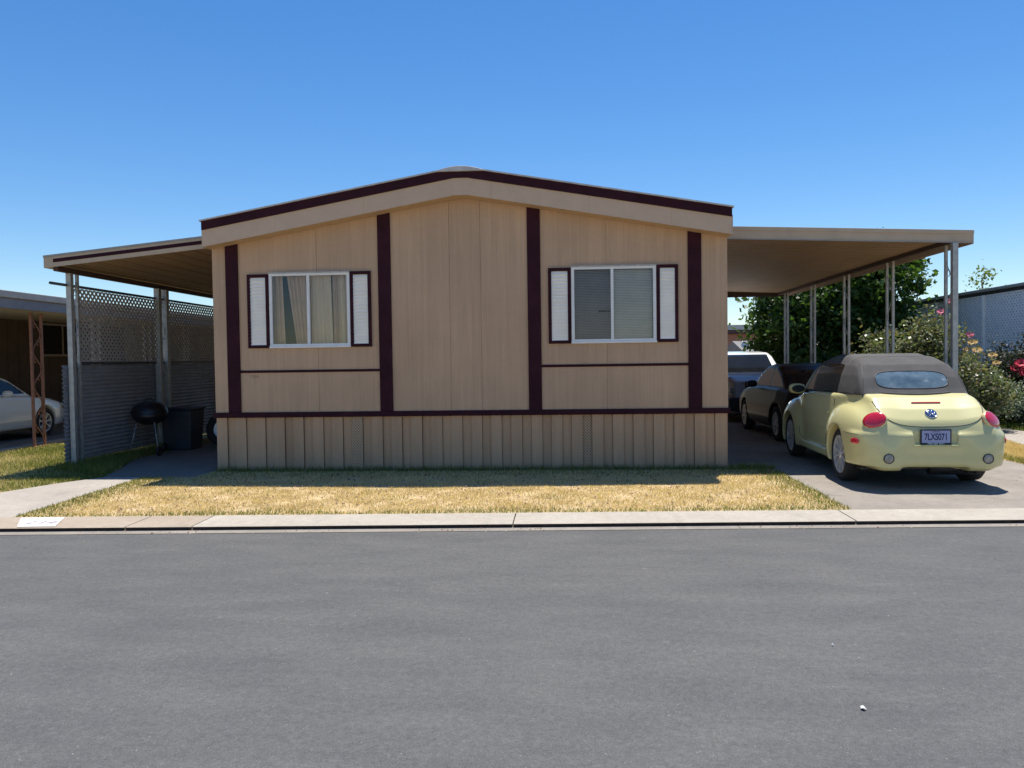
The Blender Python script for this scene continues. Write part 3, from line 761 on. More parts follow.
# ------------------------------------------------------------------ neighbour on the left
nh = empty('neighbour_home', (-13.5, 8, 0), 'dark brown mobile home wall with a window, behind the white car at the left', 'house')
MB().box(-17, -12.9, -1, 22, 0, 2.82).build('wall', M['nwall'], nh)
mb = MB(); y = -1
while y < 22: mb.box(-12.899, -12.885, y, y+.03, .1, 2.78); y += .4
mb.build('siding_batten', M['nwall'], nh)
w = MB(); Y0, Y1 = 9.45, 11.3
w.box(-12.884, -12.85, Y0, Y1, 2.70, 2.76); w.box(-12.884, -12.85, Y0, Y1, 1.84, 1.90)
for yy in (Y0, (Y0+Y1)/2-.03, Y1-.05): w.box(-12.884, -12.85, yy, yy+.05, 1.901, 2.699)
wf = w.build('window', M['nfascia'], nh)
MB().box(-12.88, -12.87, Y0+.05, Y1-.05, 1.9, 2.7).build('pane', M['carglass'], wf)
na = empty('neighbour_awning', (-10.7, 8, 0), 'cream and grey awning roof at the left edge, over the white car', 'awning')
MB().prism([(-12.95, 2.80), (-8.62, 2.67), (-8.62, 2.86), (-12.95, 3.0)], 1.2, 16, 'y').build('roof_panel', M['npan'], na)
MB().box(-8.619, -8.59, 1.2, 16, 2.62, 2.80).build('fascia', M['nfascia'], na)
MB().box(-8.615, -8.55, 1.15, 16.02, 2.801, 2.93).build('gutter', M['awn_grey'], na, bevel=.01)
MB().box(-8.92, -8.84, 1.3, 16, 2.635, 2.69).build('beam', M['nfascia'], na)
np_ = post(-8.87, 3.45, 3.75, 2.60, .045, .045, M['rust'], na, .013)
for yy, m in ((5.4, 'npan'), (7.5, 'npan'), (9.5, 'npan'), (12, 'npan')): post(-8.87, yy, yy+.26, 2.60, .05, .05, M[m], na)
sh = empty('tan_shed', (-10.8, 14.5, 0), 'tan shed seen through the lattice beyond the neighbour\'s driveway', 'shed')
MB().box(-12.6, -8.0, 13, 16, 0, 2.75).build('wall', M['tanwall'], sh)
MB().prism([(-12.7, 2.751), (-7.9, 2.751), (-7.9, 2.85), (-12.7, 2.85)], 12.9, 16.1).build('roof', M['greyroof'], sh)

# ------------------------------------------------------------------ fence and screened porch on the right
fx = 12.2
rf = empty('lattice_screen', (fx, 8, 0), 'tall white lattice screen with a grey cap behind the rose bushes at right', 'lattice screen')
zt = 3.08
lattice(MB(), 'y', 3.0, 22, .4, zt-.03, fx, .09, .055, .008).build('lattice_panel', M['wlattice'], rf)
MB().box(fx+.03, fx+.04, 3.0, 22, 0, zt-.03).build('backing', M['wback'], rf)
MB().box(fx-.12, fx+.3, 2.9, 22, zt+.05, zt+.12).build('cap', M['alu'], rf, bevel=.01)
MB().box(fx-.01, fx+.05, 3, 22, zt-.03, zt+.06).build('shade_gap_strip', M['rail'], rf)  # dark strip stands in for the shaded gap below the cap
for yy in (3.0, 4.9, 7.3, 9.8, 12.3, 15, 18, 21): MB().box(fx-.05, fx-.001, yy, yy+.09, 0, zt-.031).build('post', M['wlattice'], rf)
MB().box(fx-.03, fx-.001, 3.09, 21, 1.55, 1.62).build('rail', M['wlattice'], rf)

# ------------------------------------------------------------------ foliage
def foliage(blobs, n, size, seed, clusters=60, sig=.2, shell=.75):
    g = np.random.default_rng(seed); vol = np.array([b[3]*b[4]*b[5] for b in blobs]); vol = vol/vol.sum()
    out = []
    for b, v in zip(blobs, vol):
        c = np.array(b[:3]); r = np.array(b[3:6]); nc = max(6, int(clusters*v))
        d = g.normal(size=(nc, 3)); d /= np.linalg.norm(d, axis=1)[:, None]
        rad = np.where(g.uniform(size=nc) < shell, g.uniform(.72, 1.04, nc), g.uniform(.2, .8, nc))
        cc = c+d*rad[:, None]*r
        m = int(n*v); idx = g.integers(0, nc, m)
        s = sig*g.uniform(.6, 1.5, nc)
        out.append(cc[idx]+g.normal(size=(m, 3))*s[idx][:, None]*np.array([1, 1, .75]))
    P = np.concatenate(out); P = P[P[:, 2] > .03]; m = len(P)
    nrm = g.normal(size=(m, 3))*.75+np.array([0, -.15, .55]); nrm /= np.linalg.norm(nrm, axis=1)[:, None]
    t = g.normal(size=(m, 3)); t -= nrm*(t*nrm).sum(1)[:, None]; t /= np.linalg.norm(t, axis=1)[:, None]
    b = np.cross(nrm, t); s = size*g.uniform(.55, 1.3, m)[:, None]
    V = np.stack([P-t*s*.5, P+b*s*.3-nrm*s*.06, P+t*s*.5-nrm*s*.12, P-b*s*.3-nrm*s*.06], 1).reshape(-1, 3)
    F = np.arange(4*m).reshape(-1, 4)
    F = np.concatenate([F[:, [0, 1, 2]], F[:, [0, 2, 3]]])
    return V, F
def plant(name, label, cat, base, blobs, n, size, mat, seed, trunk=.05, clusters=60, sig=.2, group=None, nst=5):
    r = empty(name, base, label, cat, group)
    V, F = foliage(blobs, n, size, seed, clusters, sig)
    mesh_np('crown' if cat == 'tree' else 'foliage', V, F, mat, r)
    g = random.Random(seed); mb = MB(); B = Vector(base)
    big = sorted(blobs, key=lambda b: -b[3]*b[4]*b[5])
    if cat == 'tree':
        top = Vector(big[0][:3]); mb.tube([B, B.lerp(top, .35)+Vector((.05, 0, 0)), top], trunk, 10, rs=[trunk*1.25, trunk, trunk*.45])
        st = B.lerp(top, .4)
    else: st = B
    for k in range(nst):
        b = blobs[k % len(blobs)]
        e = Vector((b[0]+g.uniform(-.7, .7)*b[3], b[1]+g.uniform(-.7, .7)*b[4], b[2]+g.uniform(.1, .8)*b[5]))
        mid = st.lerp(e, .5)+Vector((g.uniform(-.1, .1), g.uniform(-.1, .1), .12))
        rr = trunk*(.5 if cat == 'tree' else .35)
        mb.tube([st, mid, e], rr, 6, rs=[rr, rr*.7, rr*.25])
    mb.build('trunk' if cat == 'tree' else 'stem', M['bark'], r, smooth=True)
    return r
def rose(p, s, mat, parent, seed):
    g = random.Random(seed); mb = MB(); P = Vector(p)
    for k in range(16):
        a = k*2.4; rad = s*(.12+.5*(k/16)); z = s*.35*(1-k/16)
        c = P+Vector((math.cos(a)*rad, math.sin(a)*rad*.9, z)); t = Vector((-math.sin(a), math.cos(a), 0)); o = Vector((math.cos(a), math.sin(a), .7)).normalized()
        q = s*.34
        tilt = T(P) @ Matrix.Rotation(R(45+g.uniform(-8, 8)), 4, 'X') @ Matrix.Rotation(R(-20), 4, 'Y') @ T(-P)
        mb.add([tilt @ w for w in (c-t*q, c+t*q, c+t*q*.8+o*q*1.3, c+o*q*1.7, c-t*q*.8+o*q*1.3)], [(0, 1, 2, 3, 4)])
    return mb.build('rose', mat, parent)
plant('broadleaf_tree', 'big broad-leaved green tree behind the carport posts', 'tree', (9.2, 12.2, 0),
      [(9.7, 12, 3.2, 1.5, 1.6, 1.6), (8.5, 12.2, 2.6, 1.5, 1.5, 1.7), (7.95, 12.3, 2.5, .75, .9, 1.5), (9.3, 11.6, 1.5, 1.9, 1.3, 1.4), (10.9, 12.2, 3.75, .75, .9, .65), (9.8, 12.3, 4.05, 1.2, 1, .6)],
      32000, .18, M['leaf_big'], 11, .16, 330, .19, nst=12)
plant('broadleaf_tree', 'narrow dark tree behind the second broad-leaved crown, over the black convertible', 'tree', (8.2, 14.2, 0),
      [(9.2, 14.2, 2.2, 1.2, 1.2, 1.9), (10.6, 14.5, 2.0, 1.8, 1.2, 1.8)], 14000, .15, M['leaf_dark'], 12, .14, 160, .25, nst=8)
ra = plant('rose_bush', 'wide pale green rose bush behind the second carport post', 'bush', (8.5, 5.6, 0),
      [(8.15, 5.6, 1.35, .62, .55, .75), (7.75, 5.5, 1.0, .45, .5, .6), (8.3, 5.5, .6, .7, .6, .6)], 9500, .085, M['leaf_rose'], 21, .05, 110, .12, group='rose bushes along the carport')
rb = plant('rose_bush', 'tallest rose bush, reaching up beside the front carport post', 'bush', (9.0, 5.0, 0),
      [(8.65, 5.0, 1.65, .5, .5, .5), (8.8, 5.0, 1.05, .6, .6, .65), (8.4, 5.1, 1.4, .4, .4, .5), (8.75, 5, 2.15, .25, .25, .32)], 11500, .085, M['leaf_rose'], 22, .05, 130, .13, group='rose bushes along the carport')
rc = plant('rose_bush', 'rose bush with yellow blooms just right of the front carport post', 'bush', (9.7, 5.2, 0),
      [(9.4, 5.2, 1.0, .4, .45, .55), (9.8, 5.3, .75, .4, .5, .45)], 7000, .08, M['leaf_rose'], 23, .05, 90, .11, group='rose bushes along the carport')
plant('sage_bush', 'low grey-green bush behind the right rear fender of the yellow convertible', 'bush', (10.2, 5.8, 0),
      [(10.0, 5.8, .75, .55, .5, .42), (10.6, 6.0, .62, .5, .5, .38), (9.5, 5.7, .55, .4, .4, .35)], 9000, .05, M['leaf_grey'], 24, .04, 110, .1)
rd = plant('rose_bush', 'dark leaved rose bush with red blooms at the right edge in front of the lattice', 'bush', (11.6, 7.0, 0),
      [(11.4, 7.0, .9, .5, .45, .7), (12.0-.3, 7.2, 1.2, .4, .4, .75), (11.0, 6.9, 1.25, .35, .35, .5), (11.4, 6.8, .4, .7, .5, .4)], 9500, .07, M['leaf_dark'], 25, .05, 110, .13, group='rose bushes along the carport')
re_ = plant('rose_bush', 'thin reddish rose bush against the lattice at the far right edge', 'bush', (11.7, 6.1, 0),
      [(11.7, 6.1, 1.3, .32, .4, .5), (11.75, 6.2, 1.75, .25, .3, .3)], 2500, .065, M['leaf_rose'], 26, .04, 40, .11, group='rose bushes along the carport')
plant('lime_shrub', 'small yellow-green shrub behind the white roofed people carrier', 'bush', (7.9, 10.6, 0),
      [(7.75, 10.6, 1.15, .35, .3, .45), (8.1, 10.7, .8, .4, .3, .4)], 2200, .07, M['leaf_lime'], 27, .03, 30, .1)
plant('young_tree', 'small pale green treetop showing above the white lattice screen', 'tree', (15.5, 16, 0),
      [(15.4, 16, 3.95, .28, .3, .38), (15.55, 16, 3.3, .45, .4, .5)], 700, .12, M['leaf_lime'], 28, .05, 18, .12, nst=6)
plant('twiggy_treetop', 'tall thin twiggy tree whose tip shows above the carport roof', 'tree', (10.8, 13.2, 0),
      [(10.9, 13.2, 5.1, .2, .2, .36), (10.8, 13.2, 4.5, .4, .3, .5)], 420, .07, M['leaf_lime'], 29, .03, 20, .06, nst=8)
for i, (p, s, m, par) in enumerate([((8.85, 4.6, 2.55), .1, 'petal_pink', rb), ((8.65, 4.55, 2.35), .09, 'petal_pink', rb), ((9.2, 4.6, 1.9), .08, 'petal_pink', rb), ((8.4, 4.6, 1.2), .07, 'petal_pink', rb),
        ((7.45, 5.0, 1.5), .08, 'petal_pink', ra), ((8.1, 5.1, 1.1), .07, 'petal_pink', ra),
        ((9.3, 4.7, 1.75), .10, 'petal_yel', rc), ((9.38, 4.68, 1.6), .10, 'petal_yel', rc), ((9.68, 4.7, 1.5), .09, 'petal_yel', rc), ((9.75, 4.7, 1.35), .08, 'petal_yel', rc), ((9.2, 4.7, 1.62), .08, 'petal_yel', rc),
        ((11.2, 6.45, 1.3), .15, 'petal_red', rd), ((11.35, 6.45, 1.22), .15, 'petal_red', rd), ((11.1, 6.45, 1.2), .13, 'petal_red', rd), ((11.45, 6.4, 1.35), .12, 'petal_red', rd), ((11.25, 6.4, 1.1), .12, 'petal_red', rd),
        ((11.6, 5.7, 1.9), .11, 'petal_red', re_), ((11.75, 5.75, 1.7), .12, 'petal_red', re_), ((11.65, 5.7, 1.5), .10, 'petal_red', re_), ((11.8, 5.75, 2.0), .1, 'petal_red', re_)]):
    rose(p, s, M[m], par, i)

# ------------------------------------------------------------------ far buildings
fb = empty('far_building', (13, 31, 0), 'low distant building with a dark flat roof edge, left of the tree', 'building')
MB().box(8, 18, 30, 38, 0, 2.75).build('wall', M['brick'], fb)
MB().box(7.6, 18.4, 29.5, 38.5, 2.95, 3.2).build('roof', M['roofing'], fb)
MB().box(7.7, 18.3, 29.6, 38.4, 2.76, 2.949).build('fascia', M['awn_dark'], fb)
fc = empty('far_bungalow', (12, 25, 0), 'low tan bungalow with grey roof seen above the white van', 'building')
MB().box(9.6, 15, 24, 28, 0, 1.75).build('wall', M['tanwall'], fc)
MB().prism([(23.6, 1.75), (28.4, 1.75), (26, 2.3)], 9.3, 15.3, 'x').build('roof', M['greyroof'], fc)
ds = empty('satellite_dish', (9.05, 23, 0), 'white satellite dish beside the low tan bungalow', 'dish')
MB().lathe([(.001, .0), (.1, .015), (.18, .05), (.182, .055), (.1, .022), (.001, .008)], 24, T((9.15, 23, 2.05)) @ Matrix.Rotation(R(70), 4, 'X') @ Matrix.Rotation(R(20), 4, 'Y')).build('bowl', M['whiteframe'], ds, smooth=True)
MB().tube([(9.15, 23.05, 2.0), (9.15, 23.1, 0)], .025, 6).build('mast', M['alu'], ds)
plant('lime_shrub', 'small bright green shrub in front of the far buildings', 'bush', (9.0, 21.5, 0), [(8.9, 21.5, 1.3, .35, .3, .45)], 900, .09, M['leaf_lime'], 31, .03, 20, .12)

# ------------------------------------------------------------------ implicit surfaces for the cars
def smin(a, b, k): h = np.clip(.5+.5*(b-a)/k, 0, 1); return b*(1-h)+a*h-k*h*(1-h)
def smax(a, b, k): return -smin(-a, -b, k)
def surface_nets(f, lo, hi, h):
    ax = [np.arange(lo[i], hi[i]+h, h) for i in range(3)]
    G = np.meshgrid(*ax, indexing='ij'); D = f(*G).astype(np.float64); del G
    nx, ny, nz = D.shape; s = D < 0
    c = np.zeros((nx-1, ny-1, nz-1), int)
    for i in (0, 1):
        for j in (0, 1):
            for k in (0, 1): c += s[i:nx-1+i, j:ny-1+j, k:nz-1+k]
    act = (c > 0) & (c < 8); I = np.argwhere(act); ids = -np.ones(act.shape, int); ids[act] = np.arange(len(I))
    acc = np.zeros((len(I), 3)); cnt = np.zeros(len(I))
    cor = [(i, j, k) for i in (0, 1) for j in (0, 1) for k in (0, 1)]
    for a in range(8):
        for b in range(a+1, 8):
            A, B = cor[a], cor[b]
            if sum(abs(p-q) for p, q in zip(A, B)) != 1: continue
            da = D[I[:, 0]+A[0], I[:, 1]+A[1], I[:, 2]+A[2]]; db = D[I[:, 0]+B[0], I[:, 1]+B[1], I[:, 2]+B[2]]
            m = (da < 0) != (db < 0); t = np.where(m, da/np.where(m, da-db, 1), 0)
            p = np.array(A)+t[:, None]*(np.array(B)-np.array(A)); acc[m] += p[m]; cnt[m] += 1
    V = np.array(lo)+(I+acc/cnt[:, None])*h
    Q = []
    for d, (e, g) in ((0, (1, 2)), (1, (2, 0)), (2, (0, 1))):
        sl0 = [slice(None)]*3; sl1 = [slice(None)]*3; sl0[d] = slice(0, -1); sl1[d] = slice(1, None)
        a = s[tuple(sl0)]; b = s[tuple(sl1)]; E_ = np.argwhere(a != b)
        E_ = E_[(E_[:, e] > 0) & (E_[:, g] > 0) & (E_[:, e] < D.shape[e]-1) & (E_[:, g] < D.shape[g]-1)]
        fl = a[E_[:, 0], E_[:, 1], E_[:, 2]]
        def idx(de, dg): q = E_.copy(); q[:, e] -= de; q[:, g] -= dg; return ids[q[:, 0], q[:, 1], q[:, 2]]
        q = np.stack([idx(1, 1), idx(0, 1), idx(0, 0), idx(1, 0)], 1); q[~fl] = q[~fl][:, ::-1]; Q.append(q)
    return V, np.concatenate(Q)
def split_parts(V, F, regions, h):
    """regions: list of functions g(V) <0 inside, the first that holds wins; borders are snapped onto g = 0"""
    C = V[F].mean(1); cls = np.full(len(F), len(regions))
    for i in range(len(regions)-1, -1, -1): cls[regions[i](C) < 0] = i
    # vertex normals
    n = np.cross(V[F[:, 2]]-V[F[:, 0]], V[F[:, 3]]-V[F[:, 1]]); vn = np.zeros_like(V)
    for k in range(4): np.add.at(vn, F[:, k], n)
    vn /= np.linalg.norm(vn, axis=1)[:, None]+1e-9
    for i, g in enumerate(regions):
        a = np.zeros(len(V), bool); b = np.zeros(len(V), bool)
        a[F[cls == i].ravel()] = True; b[F[cls > i].ravel()] = True
        bd = np.where(a & b)[0]
        for it in range(4):
            P = V[bd]; v0 = g(P); G = np.stack([(g(P+np.eye(3)[k]*1e-3)-v0)/1e-3 for k in range(3)], 1)
            G -= vn[bd]*(G*vn[bd]).sum(1)[:, None]
            st = -(v0/((G**2).sum(1)+1e-6))[:, None]*G; ln = np.linalg.norm(st, axis=1)[:, None]
            V[bd] = P+st*np.minimum(1, h*.6/(ln+1e-9))
    return V, cls
def xf(V, root, th):
    c, s = math.cos(R(th)), math.sin(R(th)); V = np.asarray(V, float)
    return np.stack([V[:, 0]*c+V[:, 1]*s, -V[:, 0]*s+V[:, 1]*c, V[:, 2]], 1)+np.array(root)
def sub(V, F, m):
    Fm = F[m]; u, inv = np.unique(Fm, return_inverse=True); return V[u], inv.reshape(Fm.shape)
class Car:
    """car built in local coordinates (u to the right, v forwards from the rear bumper, z up)"""
    def __init__(s, name, label, loc, th, cat='car'):
        s.loc = loc; s.th = th; s.r = empty(name, loc, label, cat); s.r.rotation_euler = (0, 0, R(-th))
    def part(s, name, V, F, mat, parent=None, smooth=True):
        me = mesh_np(name, np.asarray(V)+np.array(worigin(parent or s.r)), F, mat, parent or s.r, smooth=smooth); return me
    def mb(s, mb, name, mat, parent=None, smooth=False, bevel=0, auto=False):
        par = parent or s.r; o = worigin(par); mb.v = [tuple(Vector(v)+o) for v in mb.v]
        return mb.build(name, mat, par, smooth=smooth, bevel=bevel, auto=auto)
    def text(s, name, txt, size, mat, M4, parent, **k): return text_mesh(name, txt, size, mat, T(worigin(parent)) @ M4, parent, **k)
def wheel(car, u, v, r, wd, side, spokes=10, rimr=.235):
    Mx = T((u, v, r)) @ Matrix.Rotation(R(90)*side, 4, 'Y')
    hw = wd/2; k = r/.325
    prof = [(rimr, -hw*.8), (rimr+.03, -hw), (r-.03, -hw*.95), (r-.006, -hw*.75), (r, -hw*.3), (r, hw*.3), (r-.006, hw*.75), (r-.03, hw*.95), (rimr+.03, hw), (rimr, hw*.8)]
    w = car.mb(MB().lathe(prof, 48, Mx, True), 'wheel', M['rubber'], smooth=True)
    mb = MB().lathe([(rimr+.002, hw*.8), (rimr, hw*.9), (rimr-.018, hw*.86), (rimr-.022, hw*.5), (rimr-.02, -hw*.8)], 48, Mx)
    mb.lathe([(.001, hw*.93), (.04, hw*.9), (.055, hw*.8), (.055, hw*.4)], 24, Mx)
    for i in range(spokes):
        a = 2*math.pi*i/spokes; R2 = Mx @ Matrix.Rotation(a, 4, 'Z')
        mb.add([R2 @ Vector(q) for q in ((.045, -.012, hw*.8), (.045, .012, hw*.8), (rimr-.015, .02, hw*.84), (rimr-.015, -.02, hw*.84), (.045, -.012, hw*.5), (.045, .012, hw*.5), (rimr-.015, .02, hw*.5), (rimr-.015, -.02, hw*.5))],
               [(0, 1, 2, 3), (0, 4, 5, 1), (3, 2, 6, 7), (1, 5, 6, 2), (0, 3, 7, 4)])
    car.mb(mb, 'rim', M['rim'], w)
    car.mb(MB().lathe([(.001, hw*.3), (rimr, hw*.3)], 32, Mx), 'brake_disc', M['black'], w)
    return w
def hug(bvh, origins, dirs, off=.001):
    out = []
    for o, d in zip(origins, dirs):
        h = bvh.ray_cast(Vector(o), Vector(d))
        if h[0] is not None: out.append(h[0]+h[1]*off)
    return out
def runs(pts, gap=.12):
    res = [[]]
    for p in pts:
        if res[-1] and (p-res[-1][-1]).length > gap: res.append([])
        res[-1].append(p)
    return [r for r in res if len(r) > 2]

# --- the pale yellow convertible
def ell(u, v, z, c, r, n=2.0):
    q = (np.abs((u-c[0])/r[0])**n+np.abs((v-c[1])/r[1])**n+np.abs((z-c[2])/r[2])**n)**(1/n)
    return (q-1)*min(r)
def bug_body(u, v, z):
    au = np.abs(u)
    T_ = np.interp(v, [-.1, .0, .1, .22, .40, .62, .9, 1.5, 2.4, 2.95, 3.3, 3.6, 3.85, 4.0, 4.15], [.3, .60, .79, .92, 1.045, 1.09, 1.085, 1.06, 1.045, 1.015, .95, .84, .68, .5, .3])
    Wb = np.interp(z, [.1, .3, .6, .8, .95, 1.06], [.74, .76, .765, .745, .72, .70])
    taper = np.interp(v, [0, .3, .8, 1.6, 2.9, 3.6, 4.1], [-.20, -.14, -.07, 0, 0, -.1, -.28])
    hull = smax(smax(au-(Wb+taper), z-T_, .05), .24-z, .05)
    hull = smax(hull, .02-v, .12); hull = smax(hull, v-4.06, .2)
    rf = ell(au, v, z, (.58, .82, .46), (.295, .82, .49), 2.5)
    ff = ell(au, v, z, (.58, 3.32, .42), (.29, .72, .50), 2.3)
    rf = smax(rf, np.where(v < .8, .265, .20)-z, .03); ff = smax(ff, .20-z, .03)
    f = smin(smin(hull, rf, np.interp(v, [.35, 1.0], [.13, .018])), ff, .025)
    # rear bumper: wraps round the corners
    pu = np.clip(au-.50, 0, None); pv = np.clip(.36-v, 0, None)
    corner = np.where(pu > 0, np.sqrt(pu**2+pv**2)-.355, pv-.355)
    bump = smax(smax(smax(corner+(np.clip(.60-z, 0, 1)**2)*.8+np.clip(z-.62, 0, 1)**2*2, np.abs(z-.468)-.200, .07), v-.9, .05), au-.86, .05)
    f = smin(f, bump, .025)
    fbp = smax(smax(ell(au, v, z, (0, 3.4, .42), (.84, .70, .6), 2.6), np.abs(z-.42)-.2, .06), 3.3-v, .02)
    f = smin(f, fbp, .03)
    sill = smax(smax(au-.80, np.abs(z-.27)-.055, .03), np.abs(v-2.05)-.9, .05)
    f = smin(f, sill, .02)
    # flat floor, wheel wells, plate recess, rear under-cut
    f = smax(f, .20-z, .02)
    for wv in (.86, 3.31):
        w = np.maximum(np.sqrt((v-wv)**2+(z-.325)**2)-.365, .50-au); f = smax(f, -w, .015)
    pl = np.maximum(np.maximum(np.abs(u-.0)-.235-(z-.6)*.1, np.abs(z-.612)-.085), v-.055); f = smax(f, -pl, .008)
    ex = np.maximum(np.maximum(np.abs(u)-.36, z-.262), v-.25); f = smax(f, -ex, .02)
    return f
def lidg(P): return np.maximum((np.abs(P[:, 0]/.585)**3.2+np.abs((P[:, 2]-1.08)/.355)**3.2)-1, P[:, 1]-.72)
def doorg(P):
    a = np.abs(P[:, 1]-2.10)/.70; b = np.abs(P[:, 2]-.72)/.39
    return np.maximum(np.maximum((a**9+b**9)-1, .5-np.abs(P[:, 0])), P[:, 2]-1.02)
LOC, TH = (5.57, -1.90, .0), 2.5
car = Car('yellow_convertible', 'pale yellow convertible with a faded black soft top, seen from behind on the driveway', LOC, TH)
h = .017
V, F = surface_nets(bug_body, (-.95, -.08, .12), (.95, 4.2, 1.12), h)
V, cls = split_parts(V, F, [lidg, doorg], h)
bv = BVHTree.FromPolygons([tuple(v) for v in V], [tuple(int(i) for i in f) for f in F])
car.part('body', *sub(V, F, cls == 2), M['yellow'])
lid = car.part('boot_lid', *sub(V, F, cls == 0), M['yellow'])
for s in (-1, 1):
    m = (cls == 1) & (np.sign(V[F].mean(1)[:, 0]) == s); d = car.part('door', *sub(V, F, m), M['yellow'])
    hp = hug(bv, [(s*2, 1.60, .80)], [(-s, 0, 0)])[0]
    car.mb(MB().box(hp.x-.012, hp.x+.014 if s > 0 else hp.x+.012, 1.54, 1.68, .79, .815), 'door_handle', M['yellow'], d, bevel=.006)
    ring = []
    for t in np.linspace(0, 2*math.pi, 90):
        ct, st = math.cos(t), math.sin(t)
        ring.append((s*2, 2.10+.70*np.sign(ct)*abs(ct)**(2/9), .72+.39*np.sign(st)*abs(st)**(2/9)))
    ring = [q for q in ring if q[2] < 1.01]
    pts = hug(bv, ring, [(-s, 0, 0)]*len(ring), .0005)
    mb = MB()
    for r_ in runs(pts): mb.tube(r_, .004, 5)
    car.mb(mb, 'door_gap', M['black'], d, smooth=True)
# boot lid gap
ring = []
for t in np.linspace(math.pi, 2*math.pi, 80):
    ct, st = math.cos(t), math.sin(t); ring.append((-1*-.585*np.sign(ct)*abs(ct)**(2/3.2), -1, 1.08-.355*abs(st)**(2/3.2)))
ring = [q for q in ring if q[2] < 1.02]
pts = hug(bv, ring, [(0, 1, 0)]*len(ring), .0005); mb = MB()
for r_ in runs(pts): mb.tube(r_, .0055, 5)
car.mb(mb, 'lid_gap', M['black'], lid, smooth=True)
# bumper seam running from the light to the wheel arch
for s in (-1, 1):
    pts = hug(bv, [(s*2, v_, .635) for v_ in np.linspace(.18, .52, 14)], [(-s, 0, 0)]*14, .0); mb = MB()
    for r_ in runs(pts): mb.tube(r_, .003, 4)
    car.mb(mb, 'bumper_gap', M['black'], smooth=True)
def on_rear(u, z, off=0):
    hh = bv.ray_cast(Vector((u, -1, z)), Vector((0, 1, 0))); return hh[0]+hh[1]*off, hh[1]
def place(p, n, up=Vector((0, 0, 1))):
    z = n.normalized(); x = up.cross(z).normalized(); y = z.cross(x)
    m = Matrix((x, y, z)).transposed().to_4x4(); m.translation = p; return m
for s in (-1, 1):
    # lamps sit low in the rounded haunch above the bumper
    p, n = on_rear(s*.635, .80); n = (Vector((s*.50, -1, .34)).normalized()+n).normalized()
    Mx = place(p+n*.004, n)
    prof = [(1.0, -.035), (1.0, .002), (.93, .010), (.75, .018), (.5, .024), (.25, .027), (.001, .028)]
    mb = MB().lathe(prof, 40, Mx @ Matrix.Rotation(R(-12*s), 4, 'Z') @ Matrix.Diagonal((.130, .100, 1, 1)))
    tl = car.mb(mb, 'tail_lamp', M['lamp'], smooth=True)
    mb = MB().lathe([(1.0, -.03), (1.05, -.02), (1.05, .0), (1.0, .004)], 40, Mx @ Matrix.Rotation(R(-12*s), 4, 'Z') @ Matrix.Diagonal((.130, .100, 1, 1)))
    car.mb(mb, 'lamp_surround', M['yellow'], tl, smooth=True)
    p, n = on_rear(s*.53, .375); Mx = place(p+n*.001, n)
    fl = car.mb(MB().lathe([(.058, -.02), (.058, .004), (.05, .006), (.05, .001)], 28, Mx), 'rear_fog_lamp', M['black'], smooth=True)
    car.mb(MB().lathe([(.05, .001), (.03, .008), (.001, .011)], 28, Mx), 'lens', M['foglamp'], fl, smooth=True)
    hh = bv.ray_cast(Vector((s*2, -.40, .555)), Vector((-s, .52, 0)).normalized())
    if hh[0]:
        Mx = place(hh[0]-hh[1]*.001, hh[1])
        car.mb(MB().lathe([(1, 0), (.95, .008), (.6, .012), (.001, .013)], 24, Mx @ Matrix.Diagonal((.072, .036, 1, 1))), 'side_marker', M['lamp'], smooth=True)
pts = hug(bv, [(x, -1, .985) for x in np.linspace(-.16, .16, 15)], [(0, 1, 0)]*15, .002)
mb = MB()
for r_ in runs(pts): mb.tube(r_, .011, 6)
car.mb(mb, 'brake_lamp', M['lamp'], smooth=True)
# badge
p, n = on_rear(0, .868); Mx = place(p+n*.002, n)
bd = car.mb(MB().lathe([(.001, .008), (.05, .006), (.058, .0), (.058, -.01)], 32, Mx), 'badge', M['badge'], lid, smooth=True)
mb = MB().lathe([(.054, .006), (.060, .010), (.066, .006), (.064, -.004), (.054, -.002)], 32, Mx, True)
def stroke(a, b):
    A = Mx @ Vector((a[0], a[1], .0115)); B = Mx @ Vector((b[0], b[1], .0115)); mb.tube([A, B], .0052, 5)
for a, b in (((-.022, .048), (0, .004)), ((.022, .048), (0, .004)), ((-.046, .026), (-.022, -.044)), ((-.022, -.044), (0, -.006)), ((0, -.006), (.022, -.044)), ((.022, -.044), (.046, .026))): stroke(a, b)
car.mb(mb, 'emblem', M['chrome'], lid, smooth=True)
# number plate
pb = car.mb(MB().box(-.168, .168, .030, .042, .529, .705), 'number_plate', M['black'], bevel=.004)
car.mb(MB().box(-.152, .152, .0275, .0295, .549, .687), 'plate_face', M['plateblue'], pb)
FR = Matrix.Rotation(R(90), 4, 'X')
car.text('lettering', '7LXS071', .104, M['ink'], T((0, .0270, .613)) @ FR, pb, depth=.0006, bold=.0028, sx=.66)
car.text('lettering', 'Fiat San Jose', .036, M['pale'], T((0, .0285, .539)) @ FR, pb, depth=.0006, bold=.0012)
car.text('lettering', 'California', .024, M['darklamp'], T((0, .0270, .675)) @ FR, pb, depth=.0005)
car.mb(MB().box(-.25, .25, -.004, .05, .515, .526), 'plate_ledge', M['yellow'], bevel=.004)
